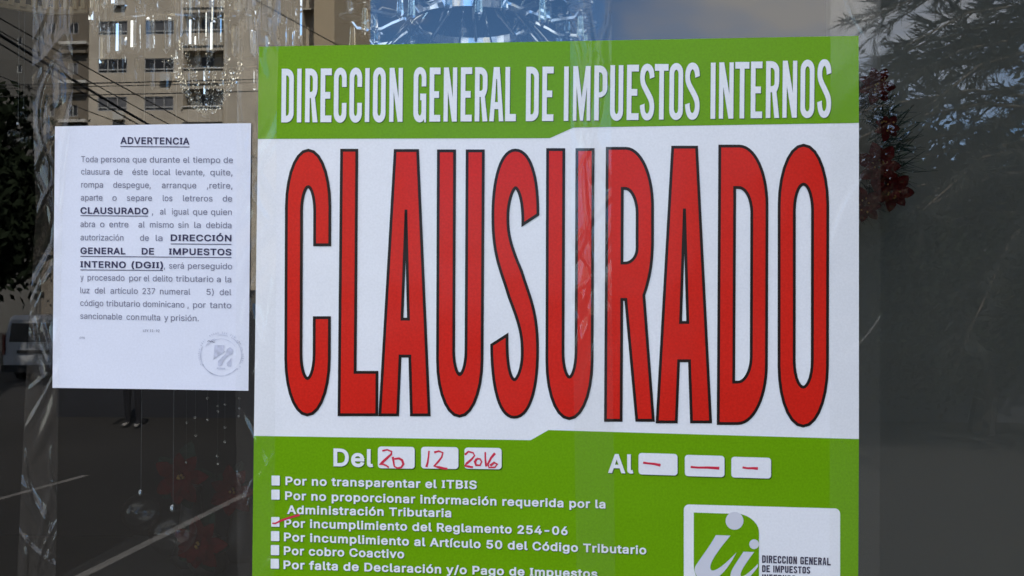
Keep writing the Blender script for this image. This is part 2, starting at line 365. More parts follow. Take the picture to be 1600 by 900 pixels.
FONT = {}
for _l in """A479|16 0 201 509 276 509 463 0 395 0 287 302 280 323 272 346 264 372 255 402 244 438 232 478 245 478 233 437 222 402 213 371 204 345 197 322 191 302 85 0|110 142 110 199 370 199 370 142
B456|60 0 60 509 241 509 274 507 304 501 329 491 350 477 367 461 381 442 390 421 396 398 398 374 397 353 393 336 387 320 378 307 368 295 356 286 343 278 329 272 315 267 315 262 331 260 347 254 363 245 378 234 391 220 402 203 411 184 416 161 418 136 416 111 410 88 400 67 386 48 368 31 344 18 317 8 284 2 247 0|125 57 245 57 281 60 309 67 330 80 344 96 353 115 355 137 354 153 350 169 342 184 333 197 320 209 306 218 289 225 269 229 248 231 125 231|125 285 238 285 256 287 273 290 288 296 302 304 314 314 323 326 330 340 335 355 336 372 333 393 326 412 313 429 294 442 270 449 240 452 125 452
C510|267 -7 225 -3 186 7 150 25 119 49 92 79 70 115 53 157 44 203 40 254 44 305 53 352 70 393 92 429 119 459 150 484 186 501 225 512 267 516 293 514 317 511 340 504 362 496 383 485 402 471 419 456 435 438 448 418 459 397 467 373 473 348 408 348 404 365 397 380 389 395 380 407 369 418 357 428 344 437 330 444 315 449 300 453 284 455 267 456 237 453 209 445 184 432 161 414 141 391 125 364 113 332 106 295 103 254 106 213 113 177 125 145 141 117 161 94 184 76 210 63 237 56 267 53 284 54 300 56 315 60 330 65 344 72 357 81 369 90 380 102 389 114 397 128 404 144 408 160 473 160 467 135 459 112 448 91 435 71 420 53 402 38 383 24 363 13 341 5 317 -2 293 -6
D502|219 0 96 0 96 57 215 57 254 60 288 68 318 81 343 99 363 122 379 149 390 181 397 216 399 255 397 294 390 329 379 361 364 388 344 410 320 428 291 441 258 449 221 452 93 452 93 509 225 509 273 505 315 495 353 478 385 455 412 426 433 391 449 351 458 306 462 255 458 205 449 159 433 119 411 83 384 54 351 31 312 14 268 3|125 509 125 0 60 0 60 509
E418|60 0 60 509 372 509 372 452 125 452 125 286 355 286 355 229 125 229 125 57 375 57 375 0
G520|269 -7 225 -3 185 7 149 25 118 49 91 79 69 116 53 157 43 203 40 254 43 305 53 352 69 393 91 429 117 459 149 484 184 501 223 512 265 516 291 514 316 510 340 504 363 494 384 483 403 469 421 453 436 436 449 416 460 395 468 373 474 349 408 349 402 365 395 379 387 393 378 406 368 417 356 427 344 436 330 443 315 448 300 453 283 455 265 456 236 453 209 445 183 432 160 414 141 392 125 364 113 332 106 295 103 254 106 213 113 177 125 145 141 117 161 95 184 76 210 63 238 56 269 53 296 55 322 61 345 71 365 85 382 102 396 123 407 147 413 173 415 202 434 199 283 199 283 256 478 256 478 200 475 160 466 124 451 91 431 62 406 38 377 19 344 5 308 -4
H517|60 0 60 509 125 509 125 289 392 289 392 509 457 509 457 0 392 0 392 232 125 232 125 0
I300|31 0 31 57 118 57 118 452 31 452 31 509 269 509 269 452 183 452 183 57 269 57 269 0
L393|60 0 60 509 125 509 125 57 361 57 361 0
M628|60 0 60 509 152 509 277 187 287 159 299 123 311 84 322 49 307 49 318 83 330 121 342 158 352 187 476 509 568 509 568 0 504 0 504 291 504 327 505 369 506 413 507 457 513 457 508 441 503 425 498 409 482 363 467 322 456 291 342 0 286 0 170 291 159 321 145 361 129 408 112 457 119 457 120 416 121 372 122 328 122 291 122 0
N523|60 0 60 509 136 509 343 183 349 174 355 163 363 151 371 137 379 122 388 107 396 90 405 73 414 55 405 54 403 72 402 90 401 108 400 126 399 142 399 157 399 195 399 509 463 509 463 0 387 0 202 290 177 331 168 346 159 363 148 381 108 452 119 454 122 384 124 328 125 291 125 0
O533|267 -7 225 -3 186 7 150 25 119 49 92 79 70 115 53 157 44 203 40 254 44 305 53 352 70 393 92 429 119 459 150 484 186 501 225 512 267 516 309 512 348 501 384 484 415 459 442 429 464 393 480 352 490 305 493 254 490 203 480 157 464 115 442 79 415 49 384 25 348 7 309 -3|267 53 296 55 324 63 349 76 372 94 392 116 408 144 420 176 428 213 430 254 428 295 420 332 408 365 392 392 372 415 349 433 324 446 296 453 267 456 237 453 210 445 184 433 161 415 142 392 125 364 113 332 106 295 103 254 106 213 113 176 125 144 142 117 161 94 184 76 210 63 237 55
P444|60 0 60 509 235 509 272 506 305 499 332 487 356 471 375 452 390 430 400 404 407 377 409 348 407 318 400 291 390 265 375 243 356 223 332 207 305 195 272 188 235 186 109 186 109 242 233 242 257 244 279 248 297 256 312 266 324 279 333 294 339 310 343 328 344 348 343 367 339 385 333 402 324 416 312 428 297 439 279 446 257 451 232 452 125 452 125 0
R449|60 0 60 509 236 509 273 506 305 500 333 489 356 473 376 455 390 433 401 408 407 381 409 352 407 323 401 296 390 271 376 250 356 232 333 217 305 206 273 200 236 198 96 198 96 255 234 255 258 256 280 260 298 267 313 276 325 287 334 300 340 316 344 333 345 352 344 371 340 389 334 405 325 419 313 430 298 440 279 446 258 451 233 452 125 452 125 0|353 0 230 229 303 229 428 0
S446|224 -9 188 -7 156 -1 128 9 102 23 81 40 64 60 51 83 42 109 38 137 104 137 108 118 114 102 123 88 136 76 150 66 166 59 185 53 204 50 224 49 246 50 267 54 286 60 303 69 317 79 329 92 338 106 344 122 346 139 344 154 340 168 332 179 322 189 310 197 296 205 280 211 263 217 245 222 184 239 145 253 112 269 86 289 67 313 56 341 52 372 54 400 62 425 75 448 92 468 113 484 138 498 165 508 195 514 227 516 259 514 289 508 316 498 340 484 360 468 377 449 390 427 398 403 401 378 337 378 332 402 320 421 302 437 280 449 254 456 225 459 204 457 185 454 167 448 152 440 139 430 129 418 121 405 117 391 115 376 117 359 122 345 131 334 142 324 155 315 169 308 184 302 198 297 212 293 264 279 279 275 295 270 312 264 328 256 344 248 359 238 372 226 384 213 395 198 402 180 407 161 408 139 406 112 399 87 386 64 370 43 349 25 323 11 294 0 261 -7
T448|32 452 32 509 417 509 417 452 257 452 257 0 193 0 193 452
U517|259 -8 220 -6 186 2 154 15 126 33 103 55 85 80 71 108 63 140 60 173 60 509 124 509 124 178 126 155 132 133 141 113 153 95 169 80 187 68 208 59 232 53 259 52 285 53 309 59 331 68 349 80 364 95 377 113 385 133 391 155 393 178 393 509 457 509 457 173 454 140 446 108 433 80 414 55 391 33 363 15 332 2 297 -6
V479|204 0 16 509 84 509 192 206 199 187 207 164 215 137 225 106 236 71 248 31 235 31 247 71 257 107 267 138 276 165 283 187 290 206 395 509 463 509 278 0
Y472|203 0 203 208 16 509 91 509 192 344 203 327 213 309 222 292 231 274 240 254 250 230 224 230 233 254 242 275 251 293 260 310 270 327 280 344 381 509 455 509 268 208 268 0
 187|
a389|160 -9 137 -7 115 -3 94 5 76 15 60 29 48 45 38 63 32 84 30 108 32 128 36 146 43 161 53 174 64 184 78 193 92 200 108 206 125 211 143 214 161 217 178 220 234 227 247 229 257 231 265 235 271 240 274 246 276 255 276 257 275 272 272 285 267 297 260 307 251 315 240 322 227 327 212 330 196 331 178 330 163 327 149 322 137 316 127 309 118 301 110 292 104 283 100 274 41 291 51 313 64 331 79 346 95 358 114 368 133 375 153 380 173 383 194 384 208 384 223 382 239 379 255 375 271 369 286 360 300 350 312 336 322 320 330 301 335 278 337 251 337 0 277 0 277 52 272 52 267 43 260 34 252 25 242 16 229 8 215 1 199 -4 181 -7|170 45 192 47 211 51 228 59 242 68 254 80 263 93 270 108 274 122 276 138 276 190 272 187 267 184 259 182 251 180 241 178 231 176 200 171 175 168 161 166 147 163 134 159 122 153 112 147 103 139 97 130 93 118 92 105 93 93 96 82 102 72 109 64 119 57 130 52 142 48 156 46
b424|229 -8 208 -7 189 -3 172 4 159 12 147 21 138 31 130 41 123 50 118 59 112 59 112 0 53 0 53 509 114 509 114 319 118 319 123 327 130 336 137 346 147 355 158 364 171 373 188 379 207 383 229 384 259 382 287 374 313 361 335 342 354 320 370 293 381 261 388 227 390 189 388 151 381 116 370 84 355 57 336 34 313 16 288 3 260 -6|220 47 242 49 262 55 279 66 294 80 306 97 316 117 323 139 327 163 328 189 327 215 323 239 316 261 307 281 295 298 280 311 262 322 243 328 220 330 198 328 178 322 161 312 147 299 134 282 125 263 118 241 114 216 113 189 114 162 118 138 125 115 135 95 147 78 162 65 179 55 198 49
c395|207 -8 174 -5 144 3 117 16 93 35 72 58 56 85 44 116 37 150 34 187 37 225 44 260 56 291 72 318 93 341 117 360 144 374 174 382 207 384 226 384 243 381 260 377 276 371 291 364 305 356 318 346 330 335 340 322 349 308 356 293 362 277 303 262 300 272 295 281 290 289 284 297 278 304 270 311 261 316 252 321 242 325 231 328 220 329 207 330 184 328 163 321 145 310 130 296 118 278 108 258 102 236 98 212 96 187 98 163 102 139 108 117 118 97 130 80 145 66 163 55 184 49 207 46 220 47 232 49 243 52 253 55 262 60 271 66 279 73 285 80 292 89 297 98 301 107 304 117 363 102 357 86 350 70 341 56 331 43 319 32 306 21 292 12 277 5 261 -1 244 -5 226 -7
d424|195 -8 165 -6 137 3 111 16 89 34 70 57 55 84 43 116 36 151 34 189 36 227 43 261 55 293 70 320 89 342 112 361 137 374 165 382 196 384 218 383 237 379 253 373 267 364 278 355 287 346 295 336 301 327 306 319 311 319 311 509 372 509 372 0 313 0 313 59 307 59 301 50 295 41 287 31 277 21 266 12 252 4 236 -3 217 -7|205 47 226 49 246 55 263 65 278 78 290 95 299 115 306 138 310 162 312 189 310 216 306 241 300 263 290 282 278 299 263 312 246 322 227 328 205 330 182 328 162 322 145 311 130 298 118 281 108 261 102 239 98 215 96 189 98 163 102 139 109 117 118 97 130 80 145 66 162 55 182 49
e404|212 -8 177 -5 145 3 117 16 92 35 72 58 56 85 44 116 37 150 34 187 36 224 44 258 55 290 71 317 91 340 115 359 142 373 172 382 205 384 226 383 246 380 266 374 285 366 303 355 319 341 334 324 347 305 357 282 365 256 370 227 371 194 371 169 75 169 75 221 338 221 310 202 308 226 304 248 298 269 288 286 277 301 263 314 246 323 227 328 205 330 183 328 164 323 146 313 131 301 119 286 109 270 102 251 97 231 96 211 96 178 98 151 102 127 110 106 121 88 135 73 151 61 169 53 190 48 212 46 227 47 241 49 254 53 265 58 276 65 285 73 294 82 300 93 306 105 365 91 358 72 348 55 335 39 320 26 302 14 283 4 261 -3 237 -7
f253|228 379 228 327 6 327 6 379|81 0 81 432 82 452 87 470 96 486 107 499 120 510 135 519 152 525 169 529 187 530 201 530 212 529 222 527 231 525 238 523 243 521 227 468 215 472 209 473 202 474 195 474 178 472 164 468 154 460 147 449 143 435 142 419 142 0
g425|207 -151 180 -149 156 -146 134 -140 114 -132 97 -122 82 -110 70 -97 59 -84 51 -69 101 -41 107 -49 114 -57 122 -66 131 -74 142 -82 154 -88 169 -93 187 -96 207 -97 236 -95 261 -87 282 -75 298 -58 308 -34 311 -6 311 68 306 68 301 60 294 51 287 41 277 32 266 23 252 16 236 10 217 6 195 5 165 7 138 14 113 27 90 43 71 65 55 90 43 120 36 154 34 191 36 229 43 263 55 293 71 320 90 342 112 361 138 374 166 382 196 384 218 383 237 379 253 373 267 365 279 356 288 346 296 336 302 327 308 319 313 319 313 379 372 379 372 -9 370 -40 363 -67 350 -90 334 -109 314 -124 291 -136 265 -144 237 -149|205 59 227 61 246 66 264 75 278 87 290 103 300 121 307 142 311 166 312 193 311 219 307 242 300 264 291 283 279 299 264 312 247 322 227 328 205 330 182 328 163 322 145 312 130 298 118 282 109 262 102 241 98 218 96 193 98 167 102 144 109 123 118 104 131 88 145 76 163 66 183 61
h410|114 227 114 0 53 0 53 509 114 509 114 287 102 287 116 319 132 344 152 362 175 374 200 382 227 384 252 383 275 377 295 369 313 356 328 340 341 321 350 298 355 271 357 240 357 0 296 0 296 235 293 263 286 286 273 304 256 318 235 326 210 329 192 328 176 324 161 317 147 308 136 297 126 283 119 266 115 248
i166|53 0 53 379 114 379 114 0|84 443 73 444 63 448 54 455 47 463 43 472 41 483 43 494 47 504 54 512 63 518 73 522 84 524 95 522 105 518 114 512 121 504 125 494 126 483 125 472 121 463 114 455 105 448 95 444
j166|53 379 114 379 114 -30 112 -52 108 -72 102 -90 92 -106 80 -119 65 -129 47 -137 27 -141 4 -143 -10 -143 -10 -87 2 -87 18 -85 31 -80 40 -72 47 -61 51 -46 53 -29|83 443 72 444 62 448 53 455 47 463 42 472 41 483 42 494 47 504 53 512 62 518 72 522 83 524 95 522 105 518 114 512 120 504 125 494 126 483 125 472 120 463 114 455 105 448 95 444
l189|139 -2 112 0 91 8 74 20 62 37 55 59 53 84 53 509 114 509 114 99 114 83 117 71 120 62 126 57 135 53 146 52 160 53 170 54 181 3 162 -1 154 -2 147 -2
m609|53 0 53 379 112 379 112 295 108 295 114 314 122 331 132 346 144 358 158 368 172 376 187 382 203 385 219 386 245 383 268 375 287 361 303 342 314 320 321 295 312 295 318 312 326 329 337 343 350 356 364 366 381 375 398 381 417 385 437 386 458 385 478 380 497 372 514 361 529 346 541 328 550 307 555 283 557 255 557 0 496 0 496 254 493 279 485 298 473 313 456 323 438 329 419 330 402 329 387 326 374 320 363 312 353 302 345 290 340 277 336 263 335 247 335 0 274 0 274 260 272 280 265 297 253 311 238 322 220 328 199 330 185 329 171 326 158 320 145 312 135 302 126 289 119 274 115 257 114 238 114 0
n409|114 227 114 0 53 0 53 379 112 379 112 287 102 287 116 319 132 344 152 362 175 374 200 382 227 384 252 383 275 377 295 369 313 356 328 340 341 321 350 298 355 271 357 240 357 0 296 0 296 235 293 263 286 286 273 304 256 318 235 326 210 329 192 328 176 324 161 317 147 308 136 297 126 283 119 266 115 248
o415|207 -8 174 -5 144 3 117 16 93 35 72 58 56 85 44 116 37 150 34 187 37 225 44 260 56 291 72 318 93 341 117 360 144 374 174 382 207 384 241 382 271 374 299 360 323 341 343 318 359 291 371 260 379 225 381 187 379 150 371 116 359 85 343 58 323 35 299 16 271 3 241 -5|207 46 231 49 252 55 270 66 285 80 298 97 307 117 314 139 318 163 319 187 318 212 314 236 307 258 298 278 285 296 270 310 252 321 231 328 207 330 184 328 163 321 145 310 130 296 118 278 108 258 102 236 98 212 96 187 98 163 102 139 108 117 118 97 130 80 145 66 163 55 184 49
p424|53 -143 53 379 112 379 112 319 118 319 123 327 130 336 137 346 147 355 158 364 171 373 188 379 207 383 229 384 259 382 287 374 313 361 335 342 354 320 370 293 381 261 388 227 390 189 388 151 381 116 370 84 355 57 336 34 313 16 288 3 260 -6 229 -8 208 -7 189 -3 173 4 159 12 147 21 138 31 130 41 124 50 118 59 114 59 114 -143|220 47 242 49 262 55 279 66 294 80 306 97 316 117 323 139 327 163 328 189 327 215 323 239 316 261 307 281 295 298 280 311 262 322 243 328 220 330 198 328 178 322 161 312 147 299 134 282 125 263 118 241 114 216 113 189 114 162 118 138 125 115 135 95 147 78 162 65 179 55 198 49
q424|372 -143 311 -143 311 59 306 59 301 50 295 41 287 31 277 21 266 12 252 4 236 -3 217 -7 195 -8 165 -6 137 3 111 16 89 34 70 57 55 84 43 116 36 151 34 189 36 227 43 261 55 293 70 320 89 342 112 361 137 374 165 382 196 384 218 383 237 379 253 373 267 364 278 355 287 346 295 336 301 327 307 319 313 319 313 379 372 379|205 47 226 49 246 55 263 65 278 78 290 95 299 115 306 138 310 162 312 189 310 216 306 241 300 263 290 282 278 299 263 312 246 322 227 328 205 330 182 328 162 322 145 311 130 298 118 281 108 261 102 239 98 215 96 189 98 163 102 139 109 117 118 97 130 80 145 66 162 55 182 49
r259|53 0 53 379 112 379 112 321 115 321 124 339 137 354 152 367 171 377 191 383 213 385 229 384 243 384 243 322 230 324 223 325 215 326 207 326 190 324 174 321 159 315 146 306 135 296 126 284 119 269 115 254 114 237 114 0
s365|182 -8 157 -7 133 -3 112 3 93 12 76 24 62 38 50 54 41 73 36 94 94 107 101 87 111 72 124 60 141 52 160 47 181 45 206 47 227 53 244 62 258 74 265 88 268 103 266 115 262 126 254 136 243 144 229 150 212 155 149 170 118 180 92 192 72 208 58 227 50 249 47 274 49 295 55 314 65 332 79 347 95 360 115 370 137 378 161 383 187 384 212 383 234 379 254 372 271 363 286 352 299 339 309 324 318 308 324 290 268 277 262 291 254 304 243 316 228 325 210 331 187 333 166 331 147 326 131 317 119 305 111 292 109 277 110 264 115 253 124 243 136 235 152 229 172 223 229 209 261 200 287 187 306 171 320 153 328 131 331 107 329 85 323 65 312 47 298 31 281 18 260 6 236 -2 210 -7
t227|204 379 204 327 6 327 6 379|65 471 126 471 126 98 127 83 130 70 136 61 144 55 156 51 170 50 185 51 202 54 213 2 207 0 200 -2 192 -3 184 -3 176 -4 168 -4 138 -1 113 7 92 21 77 41 68 64 65 93
u410|182 -5 158 -3 135 2 115 11 97 23 82 39 69 59 60 82 54 109 53 139 53 379 114 379 114 144 116 117 124 94 137 75 154 61 175 53 200 50 218 51 234 55 249 62 263 71 274 83 283 97 290 113 295 132 296 153 296 379 357 379 357 0 298 0 298 92 307 92 294 60 277 35 257 17 234 5 209 -3
v389|163 0 17 379 84 379 165 155 173 132 180 110 187 87 193 64 199 42 206 21 184 21 191 42 197 64 203 87 209 110 216 132 224 155 305 379 371 379 226 0
y389|47 -139 61 -86 71 -87 83 -89 94 -90 104 -89 113 -86 122 -81 130 -74 138 -64 145 -51 151 -36 163 -1 17 379 84 379 165 155 173 132 180 109 187 87 193 64 199 42 206 21 184 21 190 42 196 64 202 87 209 110 216 132 224 155 305 379 371 379 204 -58 196 -77 187 -93 177 -107 165 -119 153 -128 139 -136 125 -141 109 -144 91 -145 82 -145 73 -144 65 -143 57 -142 52 -140
z380|42 0 42 46 254 320 254 323 48 323 48 379 333 379 333 331 126 60 126 56 339 56 339 0
0453|227 -7 191 -3 158 7 130 24 105 48 85 77 69 113 57 155 50 202 48 254 50 306 57 353 69 395 85 431 106 461 130 484 159 502 191 512 227 516 262 512 295 502 323 484 348 461 368 431 384 395 396 353 403 306 405 254 403 202 396 155 384 113 368 77 348 48 323 24 295 7 263 -3|227 50 250 52 271 60 290 74 306 92 320 116 330 144 338 176 342 213 344 254 342 295 338 332 330 365 320 393 306 416 290 435 271 449 250 457 227 460 203 457 182 449 163 435 147 416 134 393 123 365 115 332 111 295 109 254 111 213 115 176 123 144 134 116 147 92 163 74 182 60 203 52
1453|76 0 76 55 391 55 391 0|276 509 276 0 212 0 212 448 209 448 86 358 86 427 198 509
2453|64 0 64 47 234 229 252 248 268 266 282 282 294 298 303 312 311 327 316 341 319 356 320 371 319 389 315 405 308 419 298 431 287 441 273 449 258 455 241 458 224 460 205 458 188 454 172 447 159 438 148 427 139 413 132 398 128 381 127 362 66 362 68 391 75 418 86 442 102 464 121 482 143 496 168 507 196 513 225 516 254 513 281 507 306 497 328 482 346 465 361 445 372 423 379 398 381 372 380 354 377 336 371 318 363 299 351 280 336 259 317 235 294 209 267 180 153 60 153 57 389 57 389 0
3453|218 -7 188 -5 159 1 133 10 108 22 88 38 70 57 57 79 48 104 44 132 109 132 112 115 118 100 126 87 137 76 150 66 165 59 182 54 200 51 219 50 239 51 258 55 275 61 291 69 304 80 315 93 323 108 328 125 329 145 328 163 323 180 316 196 306 211 292 223 275 234 254 241 229 246 201 248 157 248 157 299 288 448 288 452 70 452 70 509 372 509 372 461 211 278 211 289 247 290 279 286 308 276 333 262 354 244 371 222 383 198 391 173 393 145 390 116 383 90 370 66 354 45 333 27 309 12 281 2 251 -5
4453|40 105 40 158 247 509 311 509 109 166 109 163 413 163 413 105|282 0 282 121 282 146 282 318 343 318 343 0
5453|221 -7 192 -5 165 1 140 11 118 25 99 41 83 60 71 82 63 105 60 130 122 130 125 115 130 102 138 89 148 78 160 68 173 60 188 54 204 51 221 50 241 51 259 56 276 64 291 75 304 89 314 104 322 122 326 141 328 162 326 183 321 203 314 221 303 237 290 251 275 262 257 270 238 275 218 277 201 276 184 273 167 268 152 262 139 255 128 246 67 253 96 509 366 509 366 452 151 452 134 301 136 301 148 311 162 318 178 325 194 330 212 333 229 334 252 332 274 328 294 321 313 311 330 299 345 285 358 269 370 251 379 231 386 210 390 187 391 163 388 132 381 102 369 76 352 52 332 32 309 15 282 3 253 -4
6453|226 -7 196 -4 168 3 142 15 119 31 100 51 84 74 73 101 66 130 64 162 65 187 71 212 80 239 93 268 112 302 137 340 252 509 322 509 151 261 145 261 151 270 157 279 165 288 174 295 184 302 196 307 208 311 221 313 235 314 265 312 291 305 316 295 337 280 355 262 370 240 380 215 387 187 389 157 387 127 379 98 368 73 352 50 333 30 310 14 284 3 257 -4|226 48 245 50 263 55 279 63 293 73 304 86 314 101 322 119 326 137 327 157 326 178 322 196 314 213 304 228 293 241 279 251 263 259 245 264 226 265 207 264 190 259 174 252 160 241 148 229 138 214 131 197 126 179 125 158 126 138 131 119 138 102 148 86 160 73 174 63 190 55 207 50
7453|97 0 323 448 323 452 62 452 62 509 391 509 391 449 165 0
8453|226 -7 193 -5 163 1 136 11 111 25 91 42 74 62 62 84 54 109 52 135 53 156 58 176 65 195 75 212 87 228 101 241 117 252 134 260 153 265 153 267 129 276 109 289 93 308 80 330 73 354 70 380 73 405 79 429 90 450 106 469 124 485 146 498 170 508 197 514 226 516 255 514 282 508 306 498 328 485 346 469 361 450 373 429 379 405 382 380 379 354 372 330 359 308 343 289 323 276 300 267 300 265 319 260 335 252 351 241 365 228 377 212 387 195 395 176 399 156 401 135 398 109 391 84 378 62 362 42 341 25 317 11 289 1 259 -5|226 49 248 50 267 54 285 60 300 69 313 79 323 91 331 106 335 121 337 139 335 157 330 173 322 189 312 202 298 213 283 223 265 230 247 234 226 235 206 234 187 230 169 223 154 213 140 202 130 189 122 173 117 157 115 139 117 121 121 106 129 91 139 79 152 69 167 60 185 54 205 50|226 290 244 291 260 294 274 300 287 308 298 318 307 330 314 344 318 359 319 376 318 392 314 407 308 420 299 432 288 442 275 449 260 455 244 459 226 460 208 459 192 455 177 449 164 442 153 432 145 420 138 407 134 392 133 376 134 359 138 344 145 330 154 318 165 308 178 300 193 294 209 291
9453|226 516 256 513 285 506 310 494 333 478 352 458 368 434 380 408 387 378 389 347 387 322 382 296 373 270 359 240 340 207 315 168 200 0 130 0 301 248 307 248 302 238 295 229 287 221 278 214 268 207 257 202 245 198 232 195 218 195 188 197 161 203 137 214 116 229 98 247 83 269 72 294 66 321 64 352 66 382 73 411 85 436 101 459 120 479 143 494 168 506 196 513|226 460 207 459 190 454 174 446 160 435 148 423 138 407 131 390 127 372 125 352 127 331 131 313 138 295 148 280 160 268 174 257 190 250 207 245 226 243 245 245 263 249 279 257 293 267 305 280 314 295 322 312 326 330 327 350 326 371 322 390 314 407 305 422 293 435 279 446 263 454 245 459
á389|160 -9 137 -7 115 -3 94 5 76 15 60 29 48 45 38 63 32 84 30 108 32 128 36 146 43 161 53 174 64 184 78 193 92 200 108 206 125 211 143 214 161 217 178 220 234 227 247 229 257 231 265 235 271 240 274 246 276 255 276 257 275 272 272 285 267 297 260 307 251 315 240 322 227 327 212 330 196 331 178 330 163 327 149 322 137 316 127 309 118 301 110 292 104 283 100 274 41 291 51 313 64 331 79 346 95 358 114 368 133 375 153 380 173 383 194 384 208 384 223 382 239 379 255 375 271 369 286 360 300 350 312 336 322 320 330 301 335 278 337 251 337 0 277 0 277 52 272 52 267 43 260 34 252 25 242 16 229 8 215 1 199 -4 181 -7|170 45 192 47 211 51 228 59 242 68 254 80 263 93 270 108 274 122 276 138 276 190 272 187 267 184 259 182 251 180 241 178 231 176 200 171 175 168 161 166 147 163 134 159 122 153 112 147 103 139 97 130 93 118 92 105 93 93 96 82 102 72 109 64 119 57 130 52 142 48 156 46|162 429 210 529 278 529 212 429
é404|212 -8 177 -5 145 3 117 16 92 35 72 58 56 85 44 116 37 150 34 187 36 224 44 258 55 290 71 317 91 340 115 359 142 373 172 382 205 384 226 383 246 380 266 374 285 366 303 355 319 341 334 324 347 305 357 282 365 256 370 227 371 194 371 169 75 169 75 221 338 221 310 202 308 226 304 248 298 269 288 286 277 301 263 314 246 323 227 328 205 330 183 328 164 323 146 313 131 301 119 286 109 270 102 251 97 231 96 211 96 178 98 151 102 127 110 106 121 88 135 73 151 61 169 53 190 48 212 46 227 47 241 49 254 53 265 58 276 65 285 73 294 82 300 93 306 105 365 91 358 72 348 55 335 39 320 26 302 14 283 4 261 -3 237 -7|177 429 225 529 293 529 227 429
í166|53 0 53 379 114 379 114 0|57 429 104 529 173 529 107 429
ó415|207 -8 174 -5 144 3 117 16 93 35 72 58 56 85 44 116 37 150 34 187 37 225 44 260 56 291 72 318 93 341 117 360 144 374 174 382 207 384 241 382 271 374 299 360 323 341 343 318 359 291 371 260 379 225 381 187 379 150 371 116 359 85 343 58 323 35 299 16 271 3 241 -5|207 46 231 49 252 55 270 66 285 80 298 97 307 117 314 139 318 163 319 187 318 212 314 236 307 258 298 278 285 296 270 310 252 321 231 328 207 330 184 328 163 321 145 310 130 296 118 278 108 258 102 236 98 212 96 187 98 163 102 139 108 117 118 97 130 80 145 66 163 55 184 49|181 429 228 529 297 529 231 429
Ó533|267 -7 225 -3 186 7 150 25 119 49 92 79 70 115 53 157 44 203 40 254 44 305 53 352 70 393 92 429 119 459 150 484 186 501 225 512 267 516 309 512 348 501 384 484 415 459 442 429 464 393 480 352 490 305 493 254 490 203 480 157 464 115 442 79 415 49 384 25 348 7 309 -3|267 53 296 55 324 63 349 76 372 94 392 116 408 144 420 176 428 213 430 254 428 295 420 332 408 365 392 392 372 415 349 433 324 446 296 453 267 456 237 453 210 445 184 433 161 415 142 392 125 364 113 332 106 295 103 254 106 213 113 176 125 144 142 117 161 94 184 76 210 63 237 55|240 558 288 659 356 659 290 558
,187|38 -119 68 71 137 71 84 -119
.187|95 -4 83 -3 73 1 63 9 55 18 51 29 50 41 51 53 55 64 63 73 73 81 83 85 95 87 107 85 118 81 128 73 135 64 140 53 141 41 140 29 135 18 128 9 118 1 107 -3
(273|89 207 90 244 94 283 101 324 109 364 119 403 132 441 145 477 160 510 177 539 236 539 219 503 204 466 191 428 179 390 169 351 161 313 156 276 152 241 151 207 152 176 155 145 160 115 167 83 177 50 188 16 202 -19 218 -57 236 -96 177 -96 150 -46 128 4 111 55 99 106 92 156
)273|37 -96 56 -56 72 -18 86 18 97 52 106 85 113 116 118 147 121 177 122 207 121 241 117 276 112 313 104 351 94 390 82 428 69 466 54 503 37 539 97 539 113 510 128 477 142 441 154 403 164 364 173 323 179 283 183 244 184 207 182 156 174 104 161 53 144 3 123 -47 97 -96
/249|235 533 71 -76 14 -76 178 533
-453|337 244 337 188 114 188 114 244""".split('\n'):
    _p = _l[1:].split('|')
    _cs = []
    for _c in _p[1:]:
        _n = [int(k) for k in _c.split()]
        if _n: _cs.append([(_n[i]*1.0, _n[i+1]*1.0) for i in range(0, len(_n), 2)])
    FONT[_l[0]] = (float(_p[0]), _cs)
CAPH = 509.0
_SERIF_I = (230.0, [[(20, 0), (210, 0), (210, 88), (172, 88), (172, 421), (210, 421), (210, 509), (20, 509), (20, 421), (58, 421), (58, 88), (20, 88)]])

def fill_nonzero(polys):
    """fill strokes that overlap themselves (nonzero winding)"""
    vs, es = [], []
    for p in polys:
        n = len(vs); vs += [Vector(v) for v in p]; es += [(n+i, n+(i+1) % len(p)) for i in range(len(p))]
    ov, oe, of = delaunay_2d_cdt(vs, es, [], 0, 1e-4)[:3]
    keep = []
    for f in of:
        c = (ov[f[0]]+ov[f[1]]+ov[f[2]])/3; w = 0
        for p in polys:
            for i in range(len(p)):
                (x0, y0), (x1, y1) = p[i], p[(i+1) % len(p)]
                if (y0 <= c.y) != (y1 <= c.y):
                    xx = x0+(x1-x0)*(c.y-y0)/(y1-y0)
                    if xx > c.x: w += 1 if y1 > y0 else -1
        if w > 0: keep.append(tuple(f))
    return [(v.x, v.y) for v in ov], keep

_txt, _glyph = {}, {}
def text_mesh(t, bold):
    """sans lettering as polygons; bold thickens every outline by that many thousandths"""
    key = (t, bold)
    if key not in _txt:
        x = 0.0; vs, fs = [], []
        for c in t:
            heavy = bold > 15
            ad, cs = _SERIF_I if (c == 'I' and heavy) else FONT[c]
            if cs:
                if (c, bold) not in _glyph:
                    sg = max((area(p) for p in cs), key=abs)
                    ps = []
                    for p in cs:
                        hole = area(p)*sg < 0
                        q = list(p) if (c == 'I' and heavy) else grow(p, bold, hole)
                        if (area(q) < 0) != hole: q.reverse()
                        ps.append(q)
                    _glyph[(c, bold)] = fill_nonzero(ps)
                a_, b_ = _glyph[(c, bold)]; n = len(vs)
                vs += [(x+u, w) for u, w in a_]; fs += [tuple(i+n for i in f) for f in b_]
            x += ad+(bold*1.7)
        _txt[key] = (vs, fs)
    return _txt[key]

